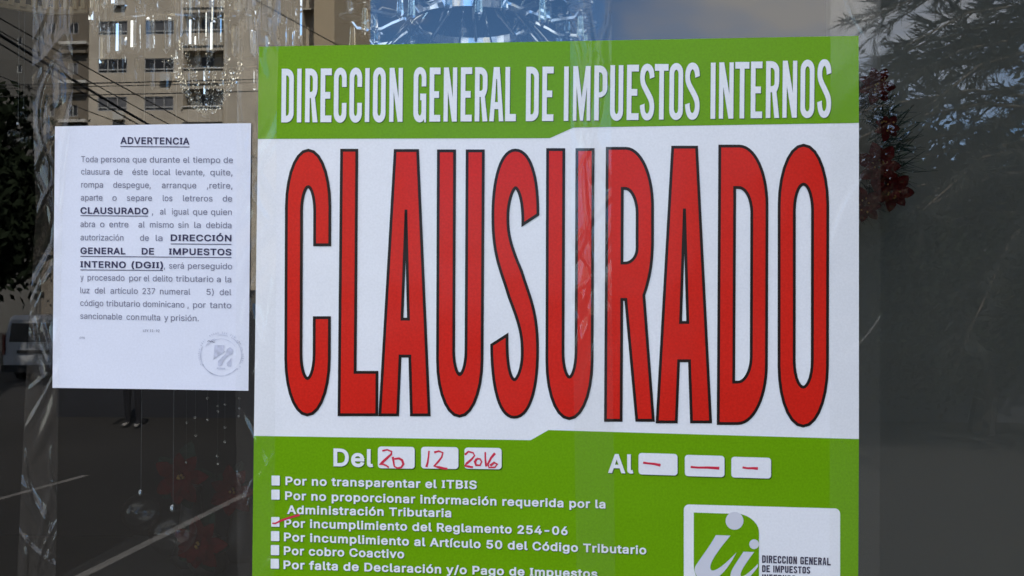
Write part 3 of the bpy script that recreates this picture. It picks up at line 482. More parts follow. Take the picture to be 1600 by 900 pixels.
class Print:
    """flat ink on the sheet: px shapes laid on the plane y = -lift"""
    def __init__(self, lift): self.v, self.f, self.lift = [], [], lift
    def put(self, vs, fs):
        n = len(self.v)
        self.v += [V(v[0], v[1], -self.lift-(v[2] if len(v) > 2 else 0)) for v in vs]
        for f in fs:
            self.f.append(tuple(i+n for i in f))
    def polys(self, ps): self.put(*fill(ps))
    def text(self, s, x0, x1, b0, b1, cap, bold=0.0, dx=0, dy=0):
        vs, fs = text_mesh(s, bold)
        a = min(v[0] for v in vs); b = max(v[0] for v in vs)
        k = cap/(CAPH+2*bold)
        out = []
        for (x, y) in vs:
            t = (x-a)/(b-a)
            out.append((x0+(x1-x0)*t+dx, b0+(b1-b0)*t-(y+bold)*k+dy))
        self.put(out, fs)
    def stroke(self, pts, w):
        pts = [Vector(p) for p in pts]; L, Rr = [], []
        for i, p in enumerate(pts):
            t = (pts[min(i+1, len(pts)-1)]-pts[max(i-1, 0)]).normalized()
            nn = Vector((-t.y, t.x))
            ww = w*(0.44+0.10*math.sin(i*0.9+len(pts)))
            L.append(tuple(p+nn*ww)); Rr.append(tuple(p-nn*ww))
        self.put(L+Rr, [(i, i+1, len(pts)+i+1, len(pts)+i) for i in range(len(pts)-1)])
    def build(self, name, m, parent):
        # all ink faces the street
        me_faces = []
        for f in self.f:
            a, b, c = self.v[f[0]], self.v[f[1]], self.v[f[2]]
            me_faces.append(f if (b-a).cross(c-a).y < 0 else tuple(reversed(f)))
        return mesh_obj(name, self.v, me_faces, m, parent)

def rrect(x0, y0, x1, y1, r, skew=0.0, n=5):
    """rounded rectangle in px, skew = drop of the right end"""
    pts = []
    for (cx, cy, a0) in ((x1-r, y0+r, -90), (x1-r, y1-r, 0), (x0+r, y1-r, 90), (x0+r, y0+r, 180)):
        for i in range(n+1):
            a = R(a0+90*i/n)
            pts.append((cx+r*math.cos(a), cy+r*math.sin(a)))
    return [(x, y+skew*(x-x0)/(x1-x0)) for x, y in pts]

def arc(cx, cy, rx, ry, a0, a1, n=14):
    return [(cx+rx*math.cos(R(a0+(a1-a0)*i/n)), cy+ry*math.sin(R(a0+(a1-a0)*i/n))) for i in range(n+1)]

def bez(p0, p1, p2, p3, n=14):
    o = []
    for i in range(n+1):
        t = i/n; s = 1-t
        o.append(tuple(s**3*p0[k]+3*s*s*t*p1[k]+3*s*t*t*p2[k]+t**3*p3[k] for k in (0, 1)))
    return o

# condensed poster capitals: list of polygons, first the outline, then holes; y upwards, 0..w by 0..h
def glyph(ch, w, h, s, b, ry=0.21, ri=0.10):
    RY, RI = ry*h, ri*h
    rx = w/2; ix = (w-2*s)/2
    if ch == 'I': return [[(0, 0), (w, 0), (w, h), (0, h)]]
    if ch == 'L': return [[(0, 0), (w, 0), (w, b*1.08), (s, b*1.08), (s, h), (0, h)]]
    if ch == 'T':
        c = w/2
        return [[(c-s/2, 0), (c+s/2, 0), (c+s/2, h-b), (w, h-b), (w, h), (0, h), (0, h-b), (c-s/2, h-b)]]
    if ch == 'E':
        m0, m1 = h*0.5-b*0.5, h*0.5+b*0.5
        return [[(0, 0), (w, 0), (w, b), (s, b), (s, m0), (w*0.88, m0), (w*0.88, m1), (s, m1), (s, h-b), (w, h-b), (w, h), (0, h)]]
    if ch == 'N':
        q = s*0.92
        return [[(0, 0), (q, 0), (q, h*0.56), (w-q*1.15, 0), (w, 0), (w, h), (w-q, h), (w-q, h*0.44), (q*1.15, h), (0, h)]]
    if ch == 'M':
        q = s*0.78
        return [[(0, 0), (q, 0), (q, h*0.62), (w/2-q*0.42, 0), (w/2+q*0.42, 0), (w-q, h*0.62), (w-q, 0), (w, 0), (w, h), (w-q*1.35, h), (w/2, h*0.42), (q*1.35, h), (0, h)]]
    if ch == 'A':
        t = 0.42*w; f = 0.32*w; k0, k1 = 0.225*h, 0.355*h
        def lx(y): return (w-t)/2*y/h                       # outer left edge
        top = h*0.78
        def inl(y): return lx(y)+f*0.98+(w/2-0.5-lx(top)-f*0.98)*max(0, (y/top))**1.0
        return [[(0, 0), (f, 0), (lx(k0)+f*0.93, k0), (w-lx(k0)-f*0.93, k0), (w-f, 0), (w, 0), (w/2+t/2, h), (w/2-t/2, h)],
                [(lx(k1)+f*0.92, k1), (w-lx(k1)-f*0.92, k1), (w/2+0.03*w, top), (w/2-0.03*w, top)]]
    if ch == 'O':
        return [arc(rx, h-RY, rx, RY, 0, 180)+arc(rx, RY, rx, RY, 180, 360),
                arc(rx, h-b-RI, ix, RI, 0, 180)+arc(rx, b+RI, ix, RI, 180, 360)]
    if ch == 'U':
        return [[(w, h)]+[(w-s, h)]+list(reversed(arc(rx, b+RI, ix, RI, 180, 360)))+[(s, h), (0, h)]+arc(rx, RY, rx, RY, 180, 360)]
    if ch in 'CG':
        t0, t1 = 0.36*h, 0.65*h
        o = [(w, t1)]+arc(rx, h-RY, rx, RY, 0, 180)+arc(rx, RY, rx, RY, 180, 360)
        inner = list(reversed(arc(rx, b+RI, ix, RI, 180, 360)))
        back = list(reversed(arc(rx, h-b-RI, ix, RI, 0, 180)))+[(w-s, t1)]
        if ch == 'C':
            return [o+[(w, t0), (w-s, t0)]+inner+back]
        o = [(w, t1)]+arc(rx, h-RY, rx, RY, 0, 180)+arc(rx, RY, rx, RY, 180, 300)+[(w-s*0.45, b*0.5), (w-s*0.38, 0), (w, 0)]
        return [o+[(w, 0.52*h), (w*0.52, 0.52*h), (w*0.52, 0.52*h-b), (w-s, 0.52*h-b)]+inner+back]
    if ch == 'D':
        kx = w*0.60; jx = max(ix*1.25, (w-2*s)*0.72)
        return [[(0, 0)]+arc(w-kx, RY, kx, RY, 270, 360)+arc(w-kx, h-RY, kx, RY, 0, 90)+[(0, h)],
                [(s, b)]+arc(w-s-jx, b+RI, jx, RI, 270, 360)+arc(w-s-jx, h-b-RI, jx, RI, 0, 90)+[(s, h-b)]]
    if ch in 'PR':
        kx = w*0.60; jx = (w-2*s)*0.75; mid = h*0.47 if ch == 'R' else h*0.42
        ht = h-b; hb = mid+b*0.75
        r2 = min(RY, (h-mid)*0.42)
        bowl_top = arc(w-kx, h-RY, kx, RY, 0, 90)
        if ch == 'P':
            out = [(0, 0), (s, 0), (s, mid)]+arc(w-kx, mid+r2, kx, r2, 270, 360)+bowl_top+[(0, h)]
        else:
            out = [(0, 0), (s, 0), (s, mid-b*0.15), (s+(w-2*s)*0.38, mid-b*0.15), (w-s, 0), (w+w*0.02, 0), (w*0.80, mid-0.01*h)]+bez((w*0.80, mid-0.01*h), (w*0.95, mid+0.06*h), (w, mid+0.12*h), (w, mid+0.20*h))[1:]+bowl_top+[(0, h)]
        hole = [(s, hb)]+arc(w-s-jx, hb+RI*0.6, jx, RI*0.6, 270, 360)+arc(w-s-jx, ht-RI, jx, RI, 0, 90)+[(s, ht)]
        return [out, hole]
    if ch == 'S':
        def q(*a): return [(x*w, (1-y)*h) for x, y in a]
        k = s/w
        B = lambda *a: bez(*q(*a))
        o = q((1.0, .235))
        o += B((1.0, .235), (1.0, .085), (.80, 0), (.49, 0))
        o += B((.49, 0), (.18, 0), (0, .10), (0, .235))[1:]
        o += B((0, .235), (0, .40), (.22, .45), (.40, .55))[1:]
        o += B((.40, .55), (1-k-.04, .66), (1-k, .70), (1-k, .765))[1:]
        o += B((1-k, .765), (1-k, .82), (.60, 1-b/h), (.50, 1-b/h))[1:]
        o += B((.50, 1-b/h), (.40, 1-b/h), (k, .83), (k, .705))[1:]
        o += q((0, .735))
        o += B((0, .735), (0.02, .90), (.20, 1), (.50, 1))[1:]
        o += B((.50, 1), (.82, 1), (1, .90), (1, .755))[1:]
        o += B((1, .755), (1, .60), (.80, .55), (.62, .455))[1:]
        o += B((.62, .455), (k+.05, .35), (k, .31), (k, .245))[1:]
        o += B((k, .245), (k, .18), (.42, b/h), (.50, b/h))[1:]
        o += B((.50, b/h), (.58, b/h), (1-k, .17), (1-k, .265))[1:]
        return [o]
    raise ValueError(ch)

def glyph_px(ch, xl0, xr0, xl1, xr1, yt, yb, s, b, inset=0.0, **kw):
    """glyph fitted into a px quad (top edge xl0..xr0, bottom edge xl1..xr1)"""
    w = ((xr0-xl0)+(xr1-xl1))/2-2*inset; h = (yb-yt)-2*inset
    def mp(p):
        u, v = p[0]/w, p[1]/h
        xt = xl0+inset+(xr0-xl0-2*inset)*u; xb = xl1+inset+(xr1-xl1-2*inset)*u
        return (xb+(xt-xb)*v, yb-inset-h*v)
    return [[mp(p) for p in poly] for poly in glyph(ch, w, h, s, b, **kw)]

# ------------------------------------------------------------------ ground, road, shop structure
def ground_sheet():
    n = 40
    m, N, L, b = new_mat('asphalt')
    tc = N.new('ShaderNodeTexCoord')
    n1 = N.new('ShaderNodeTexNoise'); n1.inputs['Scale'].default_value = 0.35; n1.inputs['Detail'].default_value = 6
    n2 = N.new('ShaderNodeTexNoise'); n2.inputs['Scale'].default_value = 60; n2.inputs['Detail'].default_value = 2
    cr = N.new('ShaderNodeValToRGB')
    cr.color_ramp.elements[0].color = (0.007, 0.006, 0.005, 1); cr.color_ramp.elements[1].color = (0.018, 0.0155, 0.013, 1)
    cr.color_ramp.elements[0].position = 0.3; cr.color_ramp.elements[1].position = 0.75
    mx = N.new('ShaderNodeMixRGB'); mx.blend_type = 'MULTIPLY'; mx.inputs['Fac'].default_value = 0.5
    L.new(tc.outputs['Object'], n1.inputs['Vector']); L.new(tc.outputs['Object'], n2.inputs['Vector'])
    L.new(n1.outputs['Fac'], cr.inputs['Fac']); L.new(cr.outputs['Color'], mx.inputs['Color1']); L.new(n2.outputs['Color'], mx.inputs['Color2'])
    L.new(mx.outputs['Color'], b.inputs['Base Color']); b.inputs['Roughness'].default_value = 0.9
    o = mesh_obj('road', [(-700, -900, ROAD_Z), (700, -900, ROAD_Z), (700, 300, ROAD_Z), (-700, 300, ROAD_Z)], [(0, 1, 2, 3)], m)
    structure(o)
ground_sheet()

M_CONC = mat('pavement_concrete', (0.13, 0.125, 0.115), rough=0.9, vary=0.15, scale=1.5, bump=0.1)
mb = MB(); mb.box((-9, -2.6, ROAD_Z), (9, -0.005, 0.0))
structure(mb.build('pavement', M_CONC))
M_LINE = mat('road_paint', (0.115, 0.11, 0.105), rough=0.8, vary=0.35, scale=3)
def road_line(p0, p1, wd):
    a, b = G(*p0), G(*p1)
    d = (b-a).normalized(); nn = Vector((-d.y, d.x, 0))*wd/2
    z = Vector((0, 0, 0.004))
    structure(mesh_obj('road_marking', [a-nn+z, b-nn+z, b+nn+z, a+nn+z], [(0, 1, 2, 3)], M_LINE))
road_line((110, 909), (385, 772), 0.10)
road_line((-60, 796), (135, 743), 0.10)

# shop building: everything round the window
WX0, WX1, WZ0, WZ1 = -2.4, 1.09, 0.25, 2.75
shop = empty('shop_building', (0, 0.15, 0))
tag(shop, 'stuccoed shop front that holds the large display window', 'shop')
mb = MB()
mb.box((-9, 0.0, -0.65), (WX0, 0.25, 6)); mb.box((WX1, 0.0, -0.65), (9, 0.25, 6))
mb.box((WX0, 0.0, WZ1), (WX1, 0.25, 6)); mb.box((WX0, 0.0, -0.65), (WX1, 0.25, WZ0))
mb.box((-9, 0.25, -0.65), (-8.8, 8, 6)); mb.box((8.8, 0.25, -0.65), (9, 8, 6)); mb.box((-9, 8, -0.65), (9, 8.2, 6))
mb.build('wall', M_STUCCO, shop)
mb = MB(); mb.box((-9.2, -0.05, 6.0), (9.2, 8.4, 6.2)); mb.build('roof', M_CONC, shop)
mb = MB(); mb.box((1.125, -1.15, 0.0), (1.62, -0.002, 5.9)); mb.build('added_shade_pier', M_SHADE_PIER, shop)  # unseen pier added to darken the poster towards its right side
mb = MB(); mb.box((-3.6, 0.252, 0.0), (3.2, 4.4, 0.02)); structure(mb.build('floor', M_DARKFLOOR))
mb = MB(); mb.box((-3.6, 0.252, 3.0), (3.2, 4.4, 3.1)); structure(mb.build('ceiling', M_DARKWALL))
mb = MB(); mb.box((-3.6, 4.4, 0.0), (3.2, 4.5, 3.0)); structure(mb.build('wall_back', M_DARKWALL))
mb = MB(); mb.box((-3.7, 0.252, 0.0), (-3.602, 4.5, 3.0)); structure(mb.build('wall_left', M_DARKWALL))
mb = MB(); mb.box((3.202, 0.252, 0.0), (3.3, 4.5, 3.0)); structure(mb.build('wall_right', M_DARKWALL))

win = empty('display_window', (-0.64, 0.0, WZ0))
tag(win, 'large clear shop display window mirroring the street, papers taped on it', 'window')
mb = MB()
mb.add([(WX0+.03, 0, WZ0+.03), (WX1-.03, 0, WZ0+.03), (WX1-.03, 0, WZ1-.03), (WX0+.03, 0, WZ1-.03)], [(0, 1, 2, 3)])
mb.cur = 1
mb.add([(WX0+.03, 0.008, WZ0+.03), (WX1-.03, 0.008, WZ0+.03), (WX1-.03, 0.008, WZ1-.03), (WX0+.03, 0.008, WZ1-.03)], [(3, 2, 1, 0)])
mb.build('glass_pane', [M_PANE, M_CLEAR], win)
mb = MB()
mb.box((WX0+.001, -0.03, WZ0+.001), (WX0+.03, 0.05, WZ1-.001)); mb.box((WX1-.03, -0.03, WZ0+.001), (WX1-.001, 0.05, WZ1-.001))
mb.box((WX0+.03, -0.03, WZ1-.03), (WX1-.03, 0.05, WZ1-.001)); mb.box((WX0+.03, -0.03, WZ0+.001), (WX1-.03, 0.05, WZ0+.03))
mb.build('frame', M_ALU, win)

# grey partition behind the right half of the window
a = V(1322, 450, 0.55)
mb = MB(); mb.box((a.x, 0.55, 0.02), (3.19, 0.65, 2.995))
pt = mb.build('partition', M_PANEL)
tag(pt, 'plain grey partition panel standing inside behind the right of the glass', 'partition')

# ------------------------------------------------------------------ the big closure poster
post = empty('closure_poster', V(868, 1000, -0.003))
tag(post, 'large green and white closure poster reading CLAUSURADO in red letters', 'poster')
P_L = 0.0025
def lay(name, polys, m, lift, parent=post):
    p = Print(lift); p.polys(polys); return p.build(name, m, parent)

EDGE_L = [(404.5, 73), (403, 217), (396.7, 681), (394, 900), (392.5, 1000)]
EDGE_R = [(1340.5, 1000), (1341, 900), (1342, 686), (1342, 192), (1341.5, 56)]
# the sheet itself has a real thickness
fv, ff = fill([EDGE_L+EDGE_R])
vs = [V(x, y, -P_L) for x, y in fv]+[V(x, y, -P_L+0.0006) for x, y in fv]
mesh_obj('paper_sheet', vs, [f if (vs[f[1]]-vs[f[0]]).cross(vs[f[2]]-vs[f[0]]).y < 0 else tuple(reversed(f)) for f in ff]
         + [tuple(len(fv)+i for i in f) for f in ff], M_PAPER, post)
lay('top_band', [[(404.5, 73), (403, 217), (859, 215.8), (896, 199.2), (1342, 192), (1341.5, 56)]], M_GREEN, P_L+0.0003)
lay('bottom_band', [[(396.7, 681), (394, 900), (392.5, 1000), (1340.5, 1000), (1341, 900), (1342, 686), (857, 672), (829, 687.8)]], M_GREEN, P_L+0.0003)

# heading
z5 = lambda x: x/3.077+380
z6 = lambda x: x/2.963+860
HEAD = [('D',184,243,5),('I',259,280,5),('R',298,357,5),('E',372,425,5),('C',436,497,5),('C',511,571,5),('I',586,607,5),('O',624,685,5),('N',703,767,5),
        ('G',819,880,5),('E',896,948,5),('N',964,1028,5),('E',1046,1100,5),('R',1114,1174,5),('A',1184,1252,5),('L',1260,1312,5),
        ('D',1360,1421,5),('E',1438,1492,5),
        ('I',63,84,6),('M',105,185,6),('P',203,263,6),('U',277,337,6),('E',354,409,6),('S',415,481,6),('T',483,546,6),('O',551,614,6),('S',624,691,6),
        ('I',742,764,6),('N',781,848,6),('T',855,920,6),('E',928,981,6),('R',998,1059,6),('N',1075,1142,6),('O',1158,1222,6),('S',1236,1300,6)]
def lerp(x, x0, y0, x1, y1): return y0+(y1-y0)*(x-x0)/(x1-x0)
for hi, (ch, xa, xb, zz) in enumerate(HEAD):
    if hi in (0, 9, 16, 18, 27): ht, hs = Print(P_L+0.0009), Print(P_L+0.0006)
    f_ = z5 if zz == 5 else z6
    x0, x1 = f_(xa), f_(xb)
    c = (x0+x1)/2
    yt = lerp(c, 440, 107.5, 880, 104) if c < 880 else lerp(c, 880, 104, 1299, 93.2)
    yb = lerp(c, 440, 191.3, 880, 189) if c < 880 else lerp(c, 880, 189, 1299, 183)
    o_ = 1.0 if ch in 'COSGU' else 0
    sl = -0.7
    ps = glyph_px(ch, x0+0.4, x1+0.4, x0-0.4, x1-0.4, yt-(o_ if ch != 'U' else 0), yb+o_, 7.2 if ch not in 'M' else 7.0, 10.5, ry=0.17, ri=0.085)
    ht.polys(ps)
    hs.polys([[(x+1.1, y+1.1) for x, y in p] for p in ps])
    if hi in (8, 15, 17, 26, 34):
        hs.build('word_shadow', M_GREEN_DK, ht.build('heading_word', M_PAPER, post))

# CLAUSURADO: ten outlined letters
BIG = [('C', 445.6, 518, 444, 516.5, 232.5, 650.5), ('L', 531.5, 592.5, 527.5, 591, 232.5, 650.3), ('A', 594, 676, 591.5, 672.8, 233, 650.5),
       ('U', 682.8, 757.5, 681, 755, 233.5, 652.5), ('S', 768.8, 843, 765, 842, 232.3, 654.3), ('U', 853.4, 929, 852, 927, 231.5, 656.3),
       ('R', 946.6, 1022, 943.8, 1021.5, 229.5, 659), ('A', 1026, 1113.5, 1024.7, 1112.5, 227.7, 661.5), ('D', 1122.5, 1201, 1120, 1199.5, 226, 664),
       ('O', 1215.3, 1295.8, 1215, 1295, 224.7, 668)]
OW = 4.6
for ch, xa, xb, xc, xd, yt, yb in BIG:
    ps = glyph_px(ch, xa, xb, xc, xd, yt, yb, {'L': 19.5, 'U': 20.5, 'R': 19.5}.get(ch, 19.0), {'C': 52, 'S': 54, 'U': 60, 'L': 57, 'O': 56, 'D': 60, 'R': 58}.get(ch, 54), inset=OW)
    fo = Print(P_L+0.0009); fo.polys(ps)
    letter = fo.build('headline_letter', M_RED, post)
    po = Print(P_L+0.0006)
    po.polys([grow(p, OW, hole=(i > 0)) for i, p in enumerate(ps)])
    po.build('letter_outline', M_BLACK, letter)

# dates
for s_, x0, x1, b0, b1, cap in (('Del', 521, 583, 728.6, 730, 28), ('Al', 950, 989.5, 739, 740, 30)):
    tx, sh = Print(P_L+0.0009), Print(P_L+0.0006)
    tx.text(s_, x0, x1, b0, b1, cap, 24); sh.text(s_, x0, x1, b0, b1, cap, 24, 1.2, 1.4)
    sh.build('text_shadow', M_GREEN_DK, tx.build('date_word', M_PAPER, post))
def hand(parent, strokes, w=3.6):
    p = Print(P_L+0.0012)
    for s_ in strokes: p.stroke(s_, w)
    return p.build('handwriting', M_PEN, parent)
q5 = lambda *pts: [(x/4.091+390, y/4.091+680) for x, y in pts]
q6 = lambda *pts: [(x/4.091+700, y/4.091+680) for x, y in pts]
q7 = lambda *pts: [(x/4.091+1020, y/4.091+680) for x, y in pts]
BOX = [(590.4, 697.6, 648, 731.6, 0.8, [q5((848,100),(880,93),(908,105),(905,122),(880,145),(850,172),(832,190),(850,185),(875,195),(890,207)),
                                        q5((915,138),(920,170),(925,200),(945,210),(970,205),(983,185),(975,160),(955,148),(925,152))]),
       (658, 698, 716.3, 732, 0.8, [q5((1147,100),(1143,140),(1138,175),(1130,203)), q5((1180,110),(1210,102),(1235,112),(1228,140),(1205,170),(1180,197),(1210,205),(1240,212),(1265,215))]),
       (725.7, 699.2, 783.8, 732.4, 0.9, [q6((108,125),(130,105),(160,112),(170,130),(150,155),(120,180),(108,195),(130,200),(160,205)), q6((185,150),(172,170),(180,192),(205,192),(215,170),(205,152),(185,150)),
                                          q6((238,108),(238,140),(240,170),(245,200)), q6((300,115),(275,145),(255,185),(262,207),(300,205),(315,185),(295,175),(270,195))]),
       (997.7, 707.6, 1058.6, 741.2, 1.8, [q6((1247,175),(1280,180),(1320,184),(1358,192))]),
       (1070, 710.6, 1132, 743.8, 1.8, [q7((242,203),(290,207),(350,207),(425,211))]),
       (1142.7, 713.6, 1204.8, 746, 1.8, [q7((573,206),(605,211),(640,211),(672,213))])]
for x0, y0, x1, y1, sk, strokes in BOX:
    bx = lay('date_box', [rrect(x0, y0, x1, y1, 5, sk)], M_PAPER, P_L+0.0009)
    lay('box_shadow', [[(x+1.5, y+1.6) for x, y in rrect(x0, y0, x1, y1, 5, sk)]], M_GREEN_DK, P_L+0.0006, bx)
    hand(bx, strokes, 3.7 if x0 < 900 else 4.6)

# reasons
LINES = [('Por no transparentar el ITBIS', 446, 745, 758, 764.3), ('Por no proporcionar información requerida por la', 445.5, 946, 781, 794.6),
         ('Administración Tributaria', 448.5, 705, 803, 808.3), ('Por incumplimiento del Reglamento 254-06', 444.3, 887, 824, 836.2),
         ('Por incumplimiento al Artículo 50 del Código Tributario', 443.7, 1010, 845.5, 866.3), ('Por cobro Coactivo', 443.5, 631.5, 867, 872.5),
         ('Por falta de Declaración y/o Pago de Impuestos', 443, 933.5, 889, 903.3)]
for s_, x0, x1, b0, b1 in LINES:
    t_ = Print(P_L+0.0009); t_.text(s_, x0, x1, b0, b1, 13.4, 24)
    o = t_.build('reason_text', M_PAPER, post)
    t_ = Print(P_L+0.0006); t_.text(s_, x0, x1, b0, b1, 13.4, 24, 0.8, 0.9)
    t_.build('text_shadow', M_GREEN_DK, o)
for i, (y0, y1) in enumerate(((743, 758.5), (765, 780.6), (807.8, 823), (829.8, 845.4), (851.6, 867.4), (873, 888.4))):
    x0 = 424.2-i*0.25
    cb = lay('check_box', [rrect(x0, y0, x0+13, y1, 1.2, 0.2)], M_PAPER, P_L+0.0009)
    lay('box_shadow', [[(x+1.0, y+1.1) for x, y in rrect(x0, y0, x0+13, y1, 1.2, 0.2)]], M_GREEN_DK, P_L+0.0006, cb)
    if i == 2:
        p = Print(P_L+0.0012); p.stroke([(425.5, 817.5), (430, 818), (440, 813), (455, 808), (468, 804.5)], 3.2)
        p.build('tick_mark', M_PEN, cb)

# emblem panel
zl = lambda *pts: [(x/6.154+1060, y/6.154+780) for x, y in pts]
pan = lay('emblem_panel', [rrect(1068.5, 788, 1312.7, 985, 8, 6.6)], M_PAPER, P_L+0.0006)
shp = zl((148, 128), (600, 143))+[(x/6.154+1060, y/6.154+780) for x, y in bez((600, 143), (700, 165), (775, 240), (775, 320), 10)]+zl((775, 960), (420, 960))+[(x/6.154+1060, y/6.154+780) for x, y in bez((420, 960), (240, 900), (150, 760), (148, 640), 10)]
emb = lay('emblem', [shp], M_GREEN, P_L+0.0009, pan)
def zb(*a): return zl(*bez(*a, 10))
i1 = zl((360, 345), (500, 350))+zb((500, 350), (400, 470), (300, 600), (306, 660))[1:]+zb((306, 660), (312, 715), (390, 690), (558, 512))[1:]+zb((558, 512), (470, 690), (360, 800), (260, 790))[1:]+zb((260, 790), (170, 770), (140, 690), (165, 640))[1:]+zb((165, 640), (240, 530), (310, 440), (360, 345))[1:-1]
i2 = zl((625, 505), (728, 508))+zb((728, 508), (660, 600), (592, 690), (598, 735))[1:]+zb((598, 735), (610, 765), (690, 700), (764, 622))[1:]+zl((764, 650))+zb((764, 650), (700, 740), (620, 830), (560, 820))[1:]+zb((560, 820), (495, 810), (480, 750), (520, 670))[1:]+zb((520, 670), (560, 600), (600, 550), (625, 505))[1:-1]
def disc(cx, cy, r_, n=28): return [(cx+r_*math.cos(2*PI*k/n), cy+r_*math.sin(2*PI*k/n)) for k in range(n)]
d2 = [(min(x, 1186), y) for x, y in disc(1178.3, 850.3, 7.6)]
lay('emblem_strokes', [i1], M_LILAC, P_L+0.0012, pan); lay('emblem_strokes', [i2], M_LILAC, P_L+0.0012, pan)
lay('emblem_dot', [disc(1147.7, 813.8, 14)], M_LILAC, P_L+0.0012, pan); lay('emblem_dot', [d2], M_LILAC, P_L+0.0012, pan)
el = Print(P_L+0.0012)
def condensed(pr, s_, x0, x1, b0, b1, cap):
    wid = {'I': 0.36, ' ': 0.45, 'M': 1.3}
    tot = sum(wid.get(c, 1.0)+0.24 for c in s_)-0.24
    k = (x1-x0)/tot; x = x0
    for c in s_:
        w_ = wid.get(c, 1.0)*k
        if c != ' ':
            bb = b0+(b1-b0)*((x-x0)/(x1-x0))
            for p in [glyph_px(c, x, x+w_, x, x+w_, bb-cap, bb, min(2.0, w_), 2.0, ry=0.17, ri=0.1)]:
                pr.polys(p)
        x += w_+0.24*k
condensed(el, 'DIRECCION GENERAL', 1190.8, 1298, 879.5, 883.6, 11.8)
condensed(el, 'DE IMPUESTOS', 1190.8, 1266, 893.8, 896.6, 10.8)
condensed(el, 'INTERNOS', 1190.8, 1243, 908, 910, 10.8)
el.build('emblem_lettering', M_INK, pan)

# ------------------------------------------------------------------ the warning notice
note = empty('warning_notice', V(235, 608, -0.002))
tag(note, 'white typed ADVERTENCIA warning page taped left of the green poster', 'notice')
N_L = 0.0022
fv, ff = fill([[(86, 197.6), (240, 194.6), (392.3, 192.4), (390.2, 400), (388.2, 610.6), (235, 608), (82, 606), (84, 400)]])
vs = [V(x, y, -N_L) for x, y in fv]+[V(x, y, -N_L+0.0005) for x, y in fv]
mesh_obj('paper_page', vs, [f if (vs[f[1]]-vs[f[0]]).cross(vs[f[2]]-vs[f[0]]).y < 0 else tuple(reversed(f)) for f in ff]
         + [tuple(len(fv)+i for i in f) for f in ff], M_NOTE, note)
hd = Print(N_L+0.0005)
hd.text('ADVERTENCIA', 188, 296, 224.8, 226, 10.8, 19)
hd.polys([[(188, 228.2), (296, 229.0), (296, 230.2), (188, 229.4)]])
hd.build('notice_heading', M_TEXTB, note)
W = [
 (253.3, 254.7, 'Toda 475 572|persona 592 757|que 777 858|durante 877 1053|el 1073 1110|tiempo 1130 1290|de 1310 1365'),
 (272.6, 274.1, 'clausura 475 640|de 668 718|éste 775 865|local 896 998|levante, 1030 1198|quite, 1232 1362'),
 (293.0, 294.7, 'rompa 475 603|despegue, 663 883|arranque 948 1150|,retire, 1212 1362'),
 (313.2, 314.9, 'aparte 473 600|o 658 683|separe 743 890|los 954 1010|letreros 1072 1245|de 1305 1360'),
 (334.0, 336.0, '*CLAUSURADO 471 868|, 890 897|al 937 972|igual 1007 1107|que 1130 1215|quien 1236 1358'),
 (354.7, 356.5, 'abra 471 556|o 586 612|entre 640 752|al 811 848|mismo 878 1017|sin 1043 1104|la 1138 1176|debida 1207 1356'),
 (375.4, 377.3, 'autorización 471 723|de 820 872|la 912 952|*DIRECCIÓN 1000 1356'),
 (396.8, 399.0, '*GENERAL 471 735|*DE 830 902|*IMPUESTOS 990 1356'),
 (418.0, 420.7, '*INTERNO 471 737|*(DGII) 770 955|, 960 967|será 990 1077|perseguido 1101 1360'),
 (438.0, 441.2, 'y 471 489|procesado 513 729|por 757 828|el 842 875|delito 895 1010|tributario 1030 1250|a 1270 1293|la 1320 1355'),
 (458.1, 461.3, 'luz 470 524|del 555 617|artículo 647 807|237 835 908|numeral 937 1115|5) 1210 1252|del 1287 1355'),
 (477.9, 481.8, 'código 470 605|tributario 622 820|dominicano 837 1080|, 1098 1105|por 1131 1205|tanto 1229 1355'),
 (498.2, 503.0, 'sancionable 470 715|con 741 815|multa 826 938|y 962 985|prisión. 1001 1165')]
body, bold = Print(N_L+0.0005), Print(N_L+0.0005)
for b0, b1, line in W:
    body, bold = Print(N_L+0.0005), Print(N_L+0.0005)
    for wd in line.split('|'):
        s_, xa, xb = wd.rsplit(' ', 2)
        x0, x1 = float(xa)/3.75, float(xb)/3.75
        y0 = lerp(x0, 126, b0, 363, b1); y1 = lerp(x1, 126, b0, 363, b1)
        if s_[0] == '*':
            bold.text(s_[1:], x0, x1, y0, y1, 10.3, 22)
        else:
            body.text(s_, x0, x1, y0, y1, 9.4, 2)
    if body.f: body.build('text_line', M_TEXT, note)
    if bold.f: bold.build('bold_text_line', M_TEXTB, note)
body, bold = Print(N_L+0.0005), Print(N_L+0.0005)
for y, xa, xb in ((336.3, 471, 868), (379.4, 1000, 1356), (400.0, 471, 1356), (421.0, 471, 955)):
    x0, x1 = xa/3.75, xb/3.75
    k = 0.0085
    y0 = y+ (x0-126)*k*0.9; y1 = y+(x1-126)*k*0.9
    bold.polys([[(x0, y0), (x1, y1), (x1, y1+1.1), (x0, y0+1.1)]])
body.text('LEY 11-92', 223.5, 249.3, 518.6, 518.9, 3.9, 6)
body.build('law_number', M_TEXT, note)
body = Print(N_L+0.0005)
body.text('CTG', 124.3, 132.4, 529.5, 529.6, 3.2, 2)
body.build('small_code', M_TEXT, note)
bold.build('underlines', M_TEXTB, note)
st = Print(N_L+0.0005)
cx, cy = 345.3, 554.8
rnd = random.Random(3)
